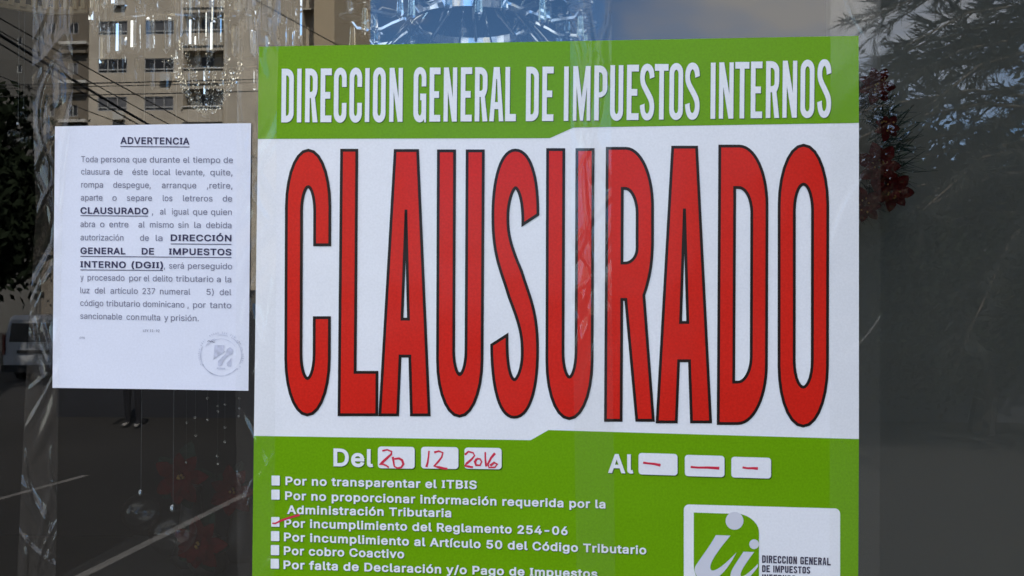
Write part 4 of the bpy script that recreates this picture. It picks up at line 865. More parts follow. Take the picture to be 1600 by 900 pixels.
for a0, a1, rr, w_ in ((100, 205, 32, 1.5), (-60, 25, 32, 1.3), (-100, -70, 31.5, 0.9), (40, 78, 32, 1.2), (80, 130, 32.5, 0.8), (-150, -110, 27.5, 0.8), (215, 330, 25.5, 0.6)):
    st.stroke([(cx+rr*math.cos(R(a0+(a1-a0)*i/16)), cy+rr*math.sin(R(a0+(a1-a0)*i/16))) for i in range(17)], w_)
for k in range(44):                            # ring of worn, illegible stamp letters
    a = R(150+k*5.6)
    if rnd.random() < 0.25: continue
    r0 = 33.6; r1 = r0+1.5+rnd.random()*1.6
    st.stroke([(cx+r0*math.cos(a), cy+r0*math.sin(a)), (cx+(r0+r1)/2*math.cos(a+.012), cy+(r0+r1)/2*math.sin(a+.012)), (cx+r1*math.cos(a), cy+r1*math.sin(a))], 0.8+rnd.random()*0.7)
zs = lambda *pts: [(x/7.5+280, y/7.5+500) for x, y in pts]
st.polys([zs((415, 292), (528, 296), (520, 350), (540, 372), (470, 410), (400, 465))])
st.polys([zs((545, 392), (560, 340), (595, 318), (630, 350), (622, 400), (580, 412), (520, 470), (500, 532), (452, 540), (455, 480))])
st.polys([zs((556, 505), (612, 440), (606, 546), (562, 540))])
st.polys([zs((440, 556), (538, 560), (538, 578), (440, 574))])
st.polys([disc(317, 570, 1.3, 10)]); st.polys([disc(370.7, 576.5, 1.3, 10)])
st.build('round_stamp', M_STAMP, note)
sc_ = Print(N_L+0.0008); sc_.stroke(zs((328, 252), (350, 240), (362, 255), (385, 245), (400, 262), (418, 258)), 1.0)
sc_.build('pen_initials', M_TEXT, note)

# ------------------------------------------------------------------ strips of clear packing tape
def tape(label, left, right, seed, y0=-60, y1=960, amp=1.0, folds=14, fold_zone=None, lift=0.0046):
    """left / right: lists of (py, px) edge points; crumpled clear tape pressed on paper and glass"""
    rn = random.Random(seed)
    nu, nv = 44, 420
    def edge(e, y):
        for i in range(len(e)-1):
            if y <= e[i+1][0] or i == len(e)-2:
                return lerp(y, e[i][0], e[i][1], e[i+1][0], e[i+1][1])
    fl = []
    for k in range(folds):
        zc = rn.uniform(*(fold_zone or (y0, y1)))
        fl.append((rn.uniform(0.1, 0.9), zc, rn.gauss(PI/2, 0.38), rn.uniform(20, 95), rn.choice((2.2, 3.5, 5.5, 8.0))*rn.uniform(.8, 1.2), rn.uniform(0.5, 1.5), rn.uniform(-0.004, 0.004)))
    vs, fs = [], []
    for j in range(nv+1):
        y = y0+(y1-y0)*j/nv
        xa, xb = edge(left, y), edge(right, y)
        jag = 0.0
        for i in range(nu+1):
            u = i/nu
            x = xa+(xb-xa)*u
            h = 0.10*math.sin(y*0.021+seed)*math.sin(u*5+y*0.008+seed*2)+0.05*math.sin(y*0.09+u*9+seed)
            for (uc, yc, an, ln, wd, am, cv) in fl:
                dx, dy = x-(xa+(xb-xa)*uc), y-yc
                t = dx*math.cos(an)+dy*math.sin(an); s_ = -dx*math.sin(an)+dy*math.cos(an)
                s_ += cv*t*t
                if abs(t) < ln*1.6 and abs(s_) < wd*4:
                    h += am*math.exp(-(s_/wd)**2-(t/ln)**4)
            p = V(x, y, -(lift+0.0011*amp*(h+0.12)))
            vs.append(p)
    for j in range(nv):
        for i in range(nu):
            a = j*(nu+1)+i
            fs.append((a, a+nu+1, a+nu+2, a+1))
    o = mesh_obj('tape_strip', vs, fs, M_TAPE2 if amp > 2 else M_TAPE, None, True)
    tag(o, label, 'tape', 'clear tape strips holding the papers')
    return o
tape('crumpled clear tape strip on the bare glass left of the typed page', [(-60, 52), (140, 50), (330, 56), (600, 40), (960, 24)], [(-60, 112), (140, 114), (330, 98), (600, 92), (960, 86)], 11, amp=2.1, folds=44)
tape('crinkled clear tape strip between the typed page and the green poster', [(-60, 372), (200, 370), (610, 368), (960, 372)], [(-60, 438), (200, 432), (610, 430), (960, 428)], 23, amp=1.5, folds=26)
tape('clear tape strip running down the middle of the green poster', [(-60, 890), (400, 893), (960, 902)], [(-60, 956), (400, 955), (960, 962)], 37, amp=1.7, folds=26, fold_zone=(20, 560))
tape('clear tape strip over the right edge of the green poster', [(-60, 1298), (960, 1296)], [(-60, 1377), (960, 1374)], 41, amp=0.6, folds=4)

# ------------------------------------------------------------------ inside the shop
def wire(p0, p1, r_, name, m, parent):
    b_ = MB(); b_.tube([p0, p1], r_, 6); return b_.build(name, m, parent)

CEIL = 3.0
# chrome and glass chandelier over the poster
Y1 = 0.45
k1 = F/(1+Y1)
cc = V(735, 38, Y1); ch = empty('arm_chandelier', (cc.x, cc.y, CEIL))
tag(ch, 'chrome hoop chandelier with bent arms and clear glass cups above the poster', 'chandelier')
def cp(r_, a, z): return Vector((cc.x+r_*math.cos(a), cc.y+r_*math.sin(a), cc.z+z))
wire((cc.x, cc.y, CEIL), (cc.x, cc.y, cc.z+0.14), 0.004, 'hanging_rod', M_CHROME, ch)
b_ = MB()
b_.lathe((cc.x, cc.y, cc.z), [(.100, -.006), (.108, -.006), (.108, .008), (.100, .008), (.100, -.006)], 48)
b_.build('hoop', M_CHROME, ch)
b_ = MB(); b_.lathe((cc.x, cc.y, cc.z+.10), [(.004, .05), (.03, .04), (.045, .01), (.035, -.03), (.012, -.06), (.002, -.065)], 20); b_.build('centre_bowl', M_CRYSTAL, ch, True)
b_ = MB(); b_.lathe((cc.x, cc.y, cc.z-.11), [(.185, -.004), (.192, -.004), (.192, .004), (.185, .004), (.185, -.004)], 48); b_.build('hoop', M_CHROME, ch)
rods = MB()
for k in range(22):
    a = 2*PI*(k+.5)/22
    rods.tube([cp(.104, a, -.006), cp(.150, a, -.06), cp(.188, a, -.106)], .0014, 5)
rods.build('rod_skirt', M_CRYSTAL, ch)
spk = MB()
for k in range(8):
    a = 2*PI*k/8
    spk.tube([cp(.004, a, .10), cp(.06, a, .03), cp(.102, a, .002)], .003, 6)
spk.build('spokes', M_CHROME, ch)
for k in range(12):
    a = 2*PI*(k+.3)/12
    am = MB()
    pts = [cp(.106, a, .006), cp(.128, a, -.004), cp(.146, a, -.014), cp(.184, a, -.014), cp(.192, a, -.004)]
    t_ = Vector((-math.sin(a), math.cos(a), 0))*.0055
    for i in range(len(pts)-1):
        p, q = pts[i], pts[i+1]; up = Vector((0, 0, .0022))
        am.add([p-t_-up, p+t_-up, q+t_-up, q-t_-up, p-t_+up, p+t_+up, q+t_+up, q-t_+up], [(3,2,1,0),(4,5,6,7),(0,1,5,4),(1,2,6,5),(2,3,7,6),(3,0,4,7)])
    arm = am.build('arm', M_CHROME, ch)
    e = cp(.192, a, -.004)
    cu_ = MB(); cu_.lathe(e, [(.004, 0), (.021, .003), (.024, .010), (.0215, .012), (.019, .006), (.003, .003)], 18); cu_.build('drip_dish', M_CRYSTAL, arm, True)
    cu_ = MB(); cu_.lathe(e+Vector((0, 0, .012)), [(.011, 0), (.013, .03), (.017, .055), (.0155, .055), (.0115, .03), (.0095, 0), (.011, 0)], 16); cu_.build('glass_cup', M_CRYSTAL, arm, True)
    cu_ = MB(); cu_.lathe(e-Vector((0, 0, .052)), [(.0005, 0), (.006, .012), (.004, .045), (.0008, .05)], 6); cu_.build('drop_crystal', M_CRYSTAL, arm)
    # short upper stay from the hoop
    cu_ = MB(); cu_.tube([cp(.106, a+.26, .006), cp(.125, a+.26, .03), cp(.150, a+.26, .036), cp(.168, a+.26, .022), cp(.160, a+.26, .008)], .0024, 6); cu_.build('scroll_arm', M_STEEL, ch)
    cu_ = MB(); cu_.lathe(cp(.160, a+.26, -.034), [(.0005, 0), (.0055, .010), (.0045, .034), (.0008, .040)], 6); cu_.build('drop_crystal', M_CRYSTAL, ch)

# tiered prism chandelier over the typed page
Y2 = 0.50
c2 = V(312, 40, Y2); pc = empty('prism_chandelier', (c2.x, c2.y, CEIL))
tag(pc, 'tiered chandelier of long clear crystal prisms hanging above the typed page', 'chandelier')
k2 = (1+Y2)/F                                    # metres per px there
wire((c2.x, c2.y, CEIL), (c2.x, c2.y, V(312, -30, Y2).z), 0.004, 'hanging_rod', M_CHROME, pc)
def pris_ring(tier, r_, pytop, ln, n, wd, jit, rn):
    z0 = V(312, pytop, Y2).z
    for k in range(n):
        a = 2*PI*k/n + rn.uniform(-.02, .02)
        L_ = ln*(1+rn.uniform(-jit, jit))
        c = Vector((c2.x+r_*math.cos(a), c2.y+r_*math.sin(a), z0))
        ta = a+rn.uniform(-.35, .35)
        tx_, nx_ = Vector((-math.sin(ta), math.cos(ta), 0)), Vector((math.cos(ta), math.sin(ta), 0))
        w_, d_ = wd, wd*.55
        sec = [tx_*w_, tx_*w_*.45+nx_*d_, tx_*-w_*.45+nx_*d_, tx_*-w_, tx_*-w_*.45-nx_*d_, tx_*w_*.45-nx_*d_]
        vs = [c+s_*.55 for s_ in sec]+[c+s_-Vector((0, 0, L_*.07)) for s_ in sec]+[c+s_-Vector((0, 0, L_*.9)) for s_ in sec]+[c-Vector((0, 0, L_))]
        fs = [tuple(range(6))]
        for t_ in (0, 6):
            fs += [(t_+i, t_+6+i, t_+6+(i+1) % 6, t_+(i+1) % 6) for i in range(6)]
        fs += [(12+i, 18, 12+(i+1) % 6) for i in range(6)]
        b__ = MB(); b__.add(vs, fs); b__.build('prism', M_CRYSTAL, tier)
rn = random.Random(5)
for (r_, pyt, ln, n, wd, hoop) in ((.172, -22, .088, 38, .0068, True), (.155, 72, .050, 30, .0055, True), (.038, -20, .112, 12, .0055, False), (.10, -25, .058, 18, .0052, True)):
    zr = V(312, pyt-4, Y2).z
    b_ = MB(); b_.lathe((c2.x, c2.y, zr), [(r_-.001, -.001), (r_+.001, -.001), (r_+.001, .001), (r_-.001, .001), (r_-.001, -.001)], 40); tier = b_.build('tier_ring', M_CRYSTAL, pc); pris_ring(tier, r_, pyt, ln, n, wd, .12, rn)
b_ = MB()
for k in range(10):
    a = 2*PI*k/10
    b_.tube([Vector((c2.x+.03*math.cos(a), c2.y+.03*math.sin(a), V(312, -26, Y2).z)), Vector((c2.x+.172*math.cos(a), c2.y+.172*math.sin(a), V(312, -26, Y2).z))], .002, 5)
for k in range(4):
    a = 2*PI*k/4+.3
    b_.tube([Vector((c2.x+.170*math.cos(a), c2.y+.170*math.sin(a), V(312, -26, Y2).z)), Vector((c2.x+.157*math.cos(a), c2.y+.157*math.sin(a), V(312, 68, Y2).z))], .0008, 5)
b_.build('spokes', M_CHROME, pc)
for k in range(11):                               # bead strings that gather to the bottom
    a = 2*PI*k/11; beads = MB()
    for j in range(12):
        t = j/11
        rr = .055*(1-t)**.7+.004
        p = Vector((c2.x+.012+rr*math.cos(a), c2.y+rr*math.sin(a), V(318, 100+80*t, Y2).z))
        beads.ball(p, .0034 if j % 3 else .005, 6)
    beads.build('bead_string', M_CRYSTAL, pc)

# slatted drum lamp in the upper left corner
Y3 = 0.4
M_SLAT = mat('pale_wood_slat', (0.60, 0.45, 0.27), rough=0.6, vary=0.15, scale=20)
c3 = V(38, -24, Y3); dl = empty('drum_lamp', (c3.x, c3.y, CEIL))
tag(dl, 'pale slatted drum pendant lamp hanging in the upper left corner', 'pendant lamp')
wire((c3.x, c3.y, CEIL), (c3.x, c3.y, c3.z+.16), .003, 'cord', M_DARKWALL, dl)
b_ = MB(); n = 44
for k in range(n):
    a = 2*PI*k/n; da = 2*PI/n*.25
    o_ = [Vector((c3.x+r_*math.cos(t), c3.y+r_*math.sin(t), c3.z)) for r_, t in ((.121, a-da), (.126, a-da), (.126, a+da), (.121, a+da))]
    up = Vector((0, 0, .17))
    b_.add(o_+[p+up for p in o_], [(3,2,1,0),(4,5,6,7),(0,1,5,4),(1,2,6,5),(2,3,7,6),(3,0,4,7)])
b_.build('slats', M_SLAT, dl)
for z_ in (0.0, .165):
    b_ = MB(); b_.lathe((c3.x, c3.y, c3.z+z_), [(.126, -.006), (.131, -.006), (.131, .006), (.126, .006), (.126, -.006)], 64); b_.build('rim', M_SLAT, dl)
b_ = MB()
for a in (0, PI/2, PI, 3*PI/2):
    b_.tube([(c3.x, c3.y, c3.z+.165), (c3.x+.127*math.cos(a), c3.y+.127*math.sin(a), c3.z+.165)], .002, 5)
b_.ball((c3.x, c3.y, c3.z+.10), .03, 14); b_.build('lamp_holder', M_CHROME, dl)

# clear glass baubles on threads
def bauble(px, py, rpx, Y, label, kind='thread'):
    c = V(px, py, Y); r_ = rpx*(1+Y)/F
    o = empty('glass_bauble', c)
    tag(o, label, 'ornament', 'clear glass baubles hanging behind the glass')
    b__ = MB(); b__.ball(c, r_, 32); b__.build('globe', M_THIN, o, True)
    b__ = MB(); b__.lathe(c+Vector((0, 0, r_*.97)), [(r_*.15, 0), (r_*.15, r_*.20), (r_*.05, r_*.30), (.0004, r_*.32)], 12); b__.build('cap', M_STEEL, o, True)
    wire(c+Vector((0, 0, r_*1.28)), (c.x, c.y, CEIL), .0005, 'thread', M_THREAD, o)
bauble(28, 213, 19, .55, 'small clear bauble on a thread beside the page, upper left')
bauble(37, 181, 12, .66, 'smallest clear bauble just above the other one, upper left')
bauble(220, 800, 29, .60, 'clear bauble low under the typed page, left of the larger one')
bauble(270, 832, 36, .52, 'largest clear bauble, lowest under the typed page')
# string of tiny crystals at the lower right of the page
cs = empty('crystal_string', V(352, 640, .5))
tag(cs, 'sparkling loose strings of tiny crystals below the typed page', 'ornament')
for k, (px, lst) in enumerate(((325, (622, 655)), (341, (634, 642, 712, 724)), (352, (632, 667, 690)), (374, (622, 638, 650)), (306, (652, 680)), (292, (660, 722)))):
    top = V(px, 560, .5+.02*k)
    for py in lst:
        c = V(px+rn.uniform(-2, 2), py, .5+.02*k); c.x = top.x+rn.uniform(-.001, .001); c.y = top.y
        b_ = MB(); b_.lathe(c, [(.0003, -.0026), (.0022, -.001), (.0019, .001), (.0003, .0022)], 8); b_.build('crystal', M_CRYSTAL, cs)
    wire((top.x, top.y, V(px, lst[-1], .5+.02*k).z), (top.x, top.y, CEIL), .00012, 'thread', M_THREAD, cs)

# red silk flowers
M_PETAL = mat('red_petal', (0.045, 0.0012, 0.0015), rough=0.9, spec=0.03, vary=0.3, scale=30)
M_PETAL2 = mat('wreath_petal', (0.040, 0.0015, 0.002), rough=0.9, spec=0.03, vary=0.3, scale=30)
M_PINE = mat('dark_needle', (0.007, 0.018, 0.013), rough=0.9, spec=0.05, vary=0.3, scale=20)
M_GOLD = mat('gold_bead', (0.30, 0.17, 0.05), rough=0.35, metal=1.0)
def petals(b__, c, r_, n, tilt, rn_, nrm=Vector((0, -1, 0))):
    q = nrm.to_track_quat('Z', 'Y')
    for k in range(n):
        a = 2*PI*k/n+rn_.uniform(-.15, .15)
        L_ = r_*rn_.uniform(.85, 1.1); w_ = L_*.26
        d = Vector((math.cos(a), math.sin(a), 0)); s_ = Vector((-math.sin(a), math.cos(a), 0))
        pts = []
        for t, ww, h in ((.08, .25, .0), (.35, .9, .10), (.65, 1.0, .12), (.88, .5, .06), (1.0, .03, -.02)):
            m_ = d*L_*t+Vector((0, 0, (h+tilt*t)*L_))
            pts += [m_+s_*w_*ww, m_+Vector((0, 0, -.04*L_)), m_-s_*w_*ww]
        vs = [c+q @ p for p in pts]
        fs = []
        for i in range(4):
            fs += [(i*3, i*3+1, i*3+4, i*3+3), (i*3+1, i*3+2, i*3+5, i*3+4)]
        b__.add(vs, fs)
def poinsettia(px, py, rpx, Y, label, parent=None):
    c = V(px, py, Y); r_ = rpx*(1+Y)/F; rn_ = random.Random(int(px*7+py))
    o = empty('silk_poinsettia', c)
    if parent: o.parent = parent; o.location = c-parent.location
    else: tag(o, label, 'flower', 'red silk flowers')
    b__ = MB(); petals(b__, c, r_, 7, .10, rn_); petals(b__, c-Vector((0, .004, 0)), r_*.62, 6, .35, rn_)
    b__.build('petals', M_PETAL, o)
    b__ = MB(); petals(b__, c+Vector((0, .006, 0)), r_*1.15, 5, -.1, rn_); b__.build('leaves', M_PINE, o)
    b__ = MB()
    for k in range(6):
        b__.ball(c+Vector((rn_.uniform(-1, 1)*r_*.1, -r_*.16, rn_.uniform(-1, 1)*r_*.1)), r_*.05, 8)
    b__.build('stamens', M_GOLD, o)
    return o
# three of them stand on a low dark display shelf
sh_z = V(300, 905, .9).z
mb = MB(); mb.box((V(90, 900, .9).x, .75, sh_z-.03), (V(430, 900, .9).x, 1.25, sh_z))
for xx in (V(100, 900, .9).x, V(420, 900, .9).x):
    for yy in (.78, 1.22): mb.box((xx-.015, yy-.015, .02), (xx+.015, yy+.015, sh_z-.03))
tag(mb.build('display_table', M_DARKWALL), 'low dark display table inside, below the typed page', 'table')
poinsettia(285, 745, 46, .95, 'dark red silk flower on the table, upper left of the three')
poinsettia(365, 765, 40, 1.0, 'dark red silk flower on the table, nearest the green poster')
poinsettia(312, 850, 44, .9, 'dark red silk flower on the table, lowest of the three')
for (px, py, Y, lb) in ((285, 745, .95, 'dark vase under the upper left red flower'), (365, 765, 1.0, 'dark vase under the red flower nearest the poster'), (312, 850, .9, 'dark vase under the lowest red flower')):
    p = V(px, py, Y); b_ = MB()
    b_.lathe((p.x, Y+.05, sh_z), [(.03, 0), (.045, .02), (.03, .06), (.02, max(.07, p.z-sh_z-.05)), (.024, max(.08, p.z-sh_z-.03)), (.016, max(.08, p.z-sh_z-.03)), (.012, .06)], 16)
    tag(b_.build('flower_vase', M_DARKFLOOR, None, True), lb, 'vase', 'dark vases of the red flowers')

# wreath on the partition at the right edge of the poster
wc = V(1300, 232, .46)
wr = empty('christmas_wreath', wc)
tag(wr, 'dark needle wreath with red flowers, half hidden by the poster edge', 'wreath')
b_ = MB(); rn = random.Random(9)
RR = 88*(1.46)/F
for k in range(1700):
    a = rn.uniform(0, 2*PI); rr = RR+rn.gauss(0, .012)
    c = wc+Vector((rr*math.cos(a), rn.uniform(-.015, .03), rr*math.sin(a)))
    d = Vector((math.cos(a)+rn.gauss(0, .8), rn.gauss(-.3, .5), math.sin(a)+rn.gauss(0, .8))).normalized()
    L_ = rn.uniform(.02, .042); s_ = d.orthogonal().normalized()*.0011
    b_.add([c-s_, c+s_, c+d*L_+s_*.3, c+d*L_-s_*.3], [(0, 1, 2, 3)])
b_.build('needles', M_PINE, wr)
for (px, py, r_) in ((1368, 135, 30), (1385, 200, 22), (1372, 262, 38), (1392, 300, 32), (1350, 322, 30), (1230, 180, 34), (1240, 300, 34)):
    c = V(px, py, .43); rn_ = random.Random(px)
    b_ = MB(); petals(b_, c, r_*1.43/F, 7, .15, rn_); petals(b_, c-Vector((0, .004, 0)), r_*.6*1.43/F, 6, .4, rn_)
    fl_ = b_.build('red_flower', M_PETAL2, wr)
    b_ = MB()
    for k in range(7): b_.ball(c+Vector((rn_.uniform(-.012, .012), -.01, rn_.uniform(-.012, .012))), .0016, 6)
    b_.build('stamens', M_GOLD, fl_)
b_ = MB(); b_.tube([wc+Vector((0, .02, RR)), wc+Vector((0, .092, RR+.06))], .002, 6); b_.build('hook', M_CHROME, wr)

# ------------------------------------------------------------------ the street the glass mirrors
M_TOWER = mat('tower_render', (0.46, 0.405, 0.325), rough=0.9, vary=0.22, scale=0.5)
M_TOWER2 = mat('tower_render_side', (0.46, 0.37, 0.25), rough=0.9, vary=0.06, scale=0.4)
M_WING = mat('wing_render_shaded', (0.15, 0.125, 0.095), rough=0.9, vary=0.15, scale=0.3)  # shade on this block is mixed into its darker colour
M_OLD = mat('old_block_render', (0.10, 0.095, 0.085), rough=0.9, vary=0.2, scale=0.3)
M_PANEGL2 = mat('curtained_pane', (0.11, 0.11, 0.115), rough=0.3, vary=0.4, scale=1.5)
M_PANEGL = mat('dark_pane', (0.02, 0.022, 0.026), rough=0.15)
M_WFRAME = mat('window_frame_grey', (0.35, 0.35, 0.34), rough=0.5)
M_SLAB = mat('slab_edge', (0.5, 0.48, 0.44), rough=0.9)

def facade(b__, x0, x1, z0, z1, y, holes, depth):
    """wall sheet facing +y with real openings and their reveals"""
    xs = sorted({x0, x1}|{h[0] for h in holes}|{h[1] for h in holes}); zs_ = sorted({z0, z1}|{h[2] for h in holes}|{h[3] for h in holes})
    xs = [x for x in xs if x0 <= x <= x1]; zs_ = [z for z in zs_ if z0 <= z <= z1]
    for i in range(len(xs)-1):
        for j in range(len(zs_)-1):
            mx_, mz_ = (xs[i]+xs[i+1])/2, (zs_[j]+zs_[j+1])/2
            if any(h[0] < mx_ < h[1] and h[2] < mz_ < h[3] for h in holes): continue
            b__.add([(xs[i], y, zs_[j]), (xs[i+1], y, zs_[j]), (xs[i+1], y, zs_[j+1]), (xs[i], y, zs_[j+1])], [(3, 2, 1, 0)])
    for (a, b, c, d) in holes:
        q = y-depth
        b__.add([(a, y, c), (b, y, c), (b, y, d), (a, y, d), (a, q, c), (b, q, c), (b, q, d), (a, q, d)],
                [(0, 1, 5, 4), (1, 2, 6, 5), (2, 3, 7, 6), (3, 0, 4, 7), (4, 5, 6, 7)])

def window(parent, x0, x1, z0, z1, y, mull=3, transom=.25):
    fr_ = MB(); w_ = .06
    fr_.box((x0, y-.10, z0), (x0+w_, y-.04, z1)); fr_.box((x1-w_, y-.10, z0), (x1, y-.04, z1))
    fr_.box((x0+w_, y-.10, z1-w_), (x1-w_, y-.04, z1)); fr_.box((x0+w_, y-.10, z0), (x1-w_, y-.04, z0+w_))
    zt = z0+(z1-z0)*transom
    if transom: fr_.box((x0+w_, y-.099, zt-.05), (x1-w_, y-.03, zt+.05))
    for i in range(1, mull):
        xm = x0+(x1-x0)*i/mull
        fr_.box((xm-.035, y-.098, z0+w_), (xm+.035, y-.035, z1-w_))
    o = fr_.build('window', M_WFRAME, parent)
    pn = MB(); pn.box((x0+.01, y-.13, z0+.01), (x1-.01, y-.105, z1-.01)); pn.build('pane', M_PANEGL2 if random.random() < .35 else M_PANEGL, o)

def X(px, Y): return V(px, 300, Y).x
def Z(py, Y): return V(300, py, Y).z

YT = 67.0
tow = empty('apartment_tower', (X(330, YT), -YT-6, ROAD_Z))
tag(tow, 'tall beige apartment tower with banded windows, mirrored above the typed page', 'building')
x0, x1 = X(137, YT), X(496, YT)
storey = 61.3*(YT+1)/F
zbase = Z(196.0, YT)                               # a slab line
nlow = int((zbase-ROAD_Z)/storey)
rows = [zbase+(k-nlow)*storey for k in range(0, nlow+7)]
ztop = rows[-1]+storey
holes = []; wins = []; balc = []
for z_ in rows:
    sill = z_+storey*.40; head = z_+storey*.77
    for (pa, pb) in ((151, 197), (224, 270)):
        h = (X(pa, YT), X(pb, YT), sill, head); holes.append(h); wins.append(h)
    h = (X(285, YT), X(348, YT), z_+.25, z_+storey*.96); holes.append(h); balc.append(h)
    h = (X(472, YT), X(495.5, YT), z_+.1, z_+storey*.99); holes.append(h)
b_ = MB(); facade(b_, x0, x1, ROAD_Z, ztop, -YT, [h for h in holes if h not in wins and h[0] != X(472, YT)]+[h for h in holes if h[0] == X(472, YT)]+wins, .9)
b_.box((x0, -YT-14, ROAD_Z), (x1, -YT-.95, ztop))
b_.build('wall', M_TOWER, tow)
b_ = MB(); b_.box((x1, -YT-12, ROAD_Z), (X(527.5, YT), -YT+1.2, ztop+2)); b_.build('stair_tower', M_TOWER2, tow)
b_ = MB(); b_.box((x0-.2, -YT-14.2, ztop), (x1-.01, -YT+.25, ztop+.5)); b_.build('roof', M_SLAB, tow)
for h in wins: window(tow, h[0], h[1], h[2], h[3], -YT)
for i, h in enumerate(wins):
    if i % 3 == 1:
        p_ = MB(); p_.box((h[1]-.95, -YT+.002, h[2]-.75), (h[1]-.1, -YT+.38, h[2]-.15)); p_.build('air_conditioner', M_SLAB, tow)
for h in balc:
    p_ = MB(); p_.box((h[0]+.01, -YT-.25, h[2]), (h[1]-.01, -YT+.12, h[2]+storey*.38)); bo = p_.build('balcony_parapet', M_TOWER, tow)
    p_ = MB(); p_.box((h[0]-.05, -YT+.125, h[2]+storey*.38), (h[1]+.05, -YT+.24, h[2]+storey*.38+.10)); p_.build('handrail', M_SLAB, bo)
    xm = (h[0]+h[1])/2
    window(tow, xm-.55, xm+.55, h[2]+storey*.40, h[3]-.25, -YT-.76, 2, 0)

YW = 67.3
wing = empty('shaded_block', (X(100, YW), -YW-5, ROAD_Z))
tag(wing, 'lower block coloured dark brown for shade, with pale ledges, mirrored left of the beige tower', 'building')
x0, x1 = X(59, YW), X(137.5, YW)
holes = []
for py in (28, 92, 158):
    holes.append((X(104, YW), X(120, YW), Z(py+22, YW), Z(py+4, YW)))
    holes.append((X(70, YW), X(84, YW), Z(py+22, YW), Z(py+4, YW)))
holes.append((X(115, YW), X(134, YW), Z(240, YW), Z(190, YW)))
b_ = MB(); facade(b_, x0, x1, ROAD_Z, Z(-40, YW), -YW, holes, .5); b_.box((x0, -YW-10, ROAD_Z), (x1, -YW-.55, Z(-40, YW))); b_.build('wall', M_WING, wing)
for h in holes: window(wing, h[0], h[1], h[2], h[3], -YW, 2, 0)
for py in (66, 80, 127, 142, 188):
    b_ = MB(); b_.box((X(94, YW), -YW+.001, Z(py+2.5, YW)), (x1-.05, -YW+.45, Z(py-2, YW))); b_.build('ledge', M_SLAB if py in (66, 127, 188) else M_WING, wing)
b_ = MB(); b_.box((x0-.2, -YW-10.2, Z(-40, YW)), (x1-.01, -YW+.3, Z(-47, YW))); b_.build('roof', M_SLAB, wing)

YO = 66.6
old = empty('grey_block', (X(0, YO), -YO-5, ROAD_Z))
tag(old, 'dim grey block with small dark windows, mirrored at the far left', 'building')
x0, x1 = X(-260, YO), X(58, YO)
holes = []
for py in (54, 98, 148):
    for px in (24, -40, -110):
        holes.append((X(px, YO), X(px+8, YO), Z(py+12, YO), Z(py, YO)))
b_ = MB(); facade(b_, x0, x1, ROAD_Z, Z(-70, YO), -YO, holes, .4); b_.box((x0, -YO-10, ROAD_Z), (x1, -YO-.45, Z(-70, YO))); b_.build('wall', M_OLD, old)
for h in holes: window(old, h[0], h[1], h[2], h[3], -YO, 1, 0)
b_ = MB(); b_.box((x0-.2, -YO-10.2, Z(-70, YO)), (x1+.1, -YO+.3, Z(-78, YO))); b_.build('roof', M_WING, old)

# dark boundary wall across the lot
YB = 15.4
M_GATE = mat('dark_blue_wall', (0.016, 0.017, 0.022), rough=0.8, vary=0.2, scale=1)
b_ = MB(); b_.box((X(92, YB), -YB-.2, ROAD_Z), (X(1950, YB), -YB, ROAD_Z+2.3))
b_.box((X(92, YB)-.05, -YB-.24, ROAD_Z+2.3), (X(1950, YB)+.05, -YB+.04, ROAD_Z+2.4))
tag(b_.build('boundary_wall', M_GATE), 'long dark boundary wall mirrored below the typed page', 'wall')

# cables and their poles
M_CABLE = mat('cable_black', (0.006, 0.006, 0.006), rough=0.7)
M_POLE = mat('pole_timber', (0.06, 0.05, 0.04), rough=0.9)
def pole(p, top, label):
    o = empty('utility_pole', (p.x, p.y, ROAD_Z)); tag(o, label, 'utility pole', 'utility poles')
    b__ = MB(); b__.tube([(p.x, p.y, ROAD_Z), (p.x, p.y, top)], [.15, .10], 12); b__.build('post', M_POLE, o)
    b__ = MB(); b__.box((p.x-.8, p.y-.05, top-.45), (p.x+.8, p.y+.05, top-.35)); b__.build('crossarm', M_POLE, o)
pA, pB, pC = M(-420, 120, 13), M(880, 108, 20), M(315, 250, 27)
pole(pA, pA.z+.5, 'timber utility pole off the left end of the cables')
pole(pB, pB.z+.3, 'timber utility pole mirrored behind the green poster')
pole(pC, pC.z+.3, 'timber utility pole mirrored behind the typed page')
def cable(label, a, b, r_, sag=.12):
    p, q = M(*a), M(*b); pts = []
    for i in range(25):
        t = i/24; v = p.lerp(q, t); v.z -= sag*4*t*(1-t); pts.append(v)
    b__ = MB(); b__.tube(pts, r_, 6)
    tag(b__.build('power_cable', M_CABLE), label, 'cable', 'overhead cables')
cable('thickest overhead cable slanting down across the beige tower', (-420, -215, 11), (300, 233, 26), .034)
cable('cable slanting just under the thickest overhead one', (-420, -192, 11), (305, 243, 26), .018)
cable('thin slanting cable above the thickest one, far left', (-420, -200, 11), (330, 228, 24), .012)
cable('thin slanting cable that crosses between the tower windows', (-420, -215, 11.5), (430, 262, 26), .013)
cable('thin slanting cable low at the far left', (-420, -60, 11), (310, 236, 26), .010)
cable('upper level cable crossing the tower', (-420, 139, 13), (880, 108, 20), .013, .06)
cable('middle level cable crossing the tower', (-420, 145, 13), (880, 112, 20), .009, .06)
cable('lowest level cable crossing the tower', (-420, 157, 13), (880, 127, 20), .012, .06)
cable('thin cable on the stair tower beside the blue sky', (300, -55, 13), (870, 250, 19), .009, .05)

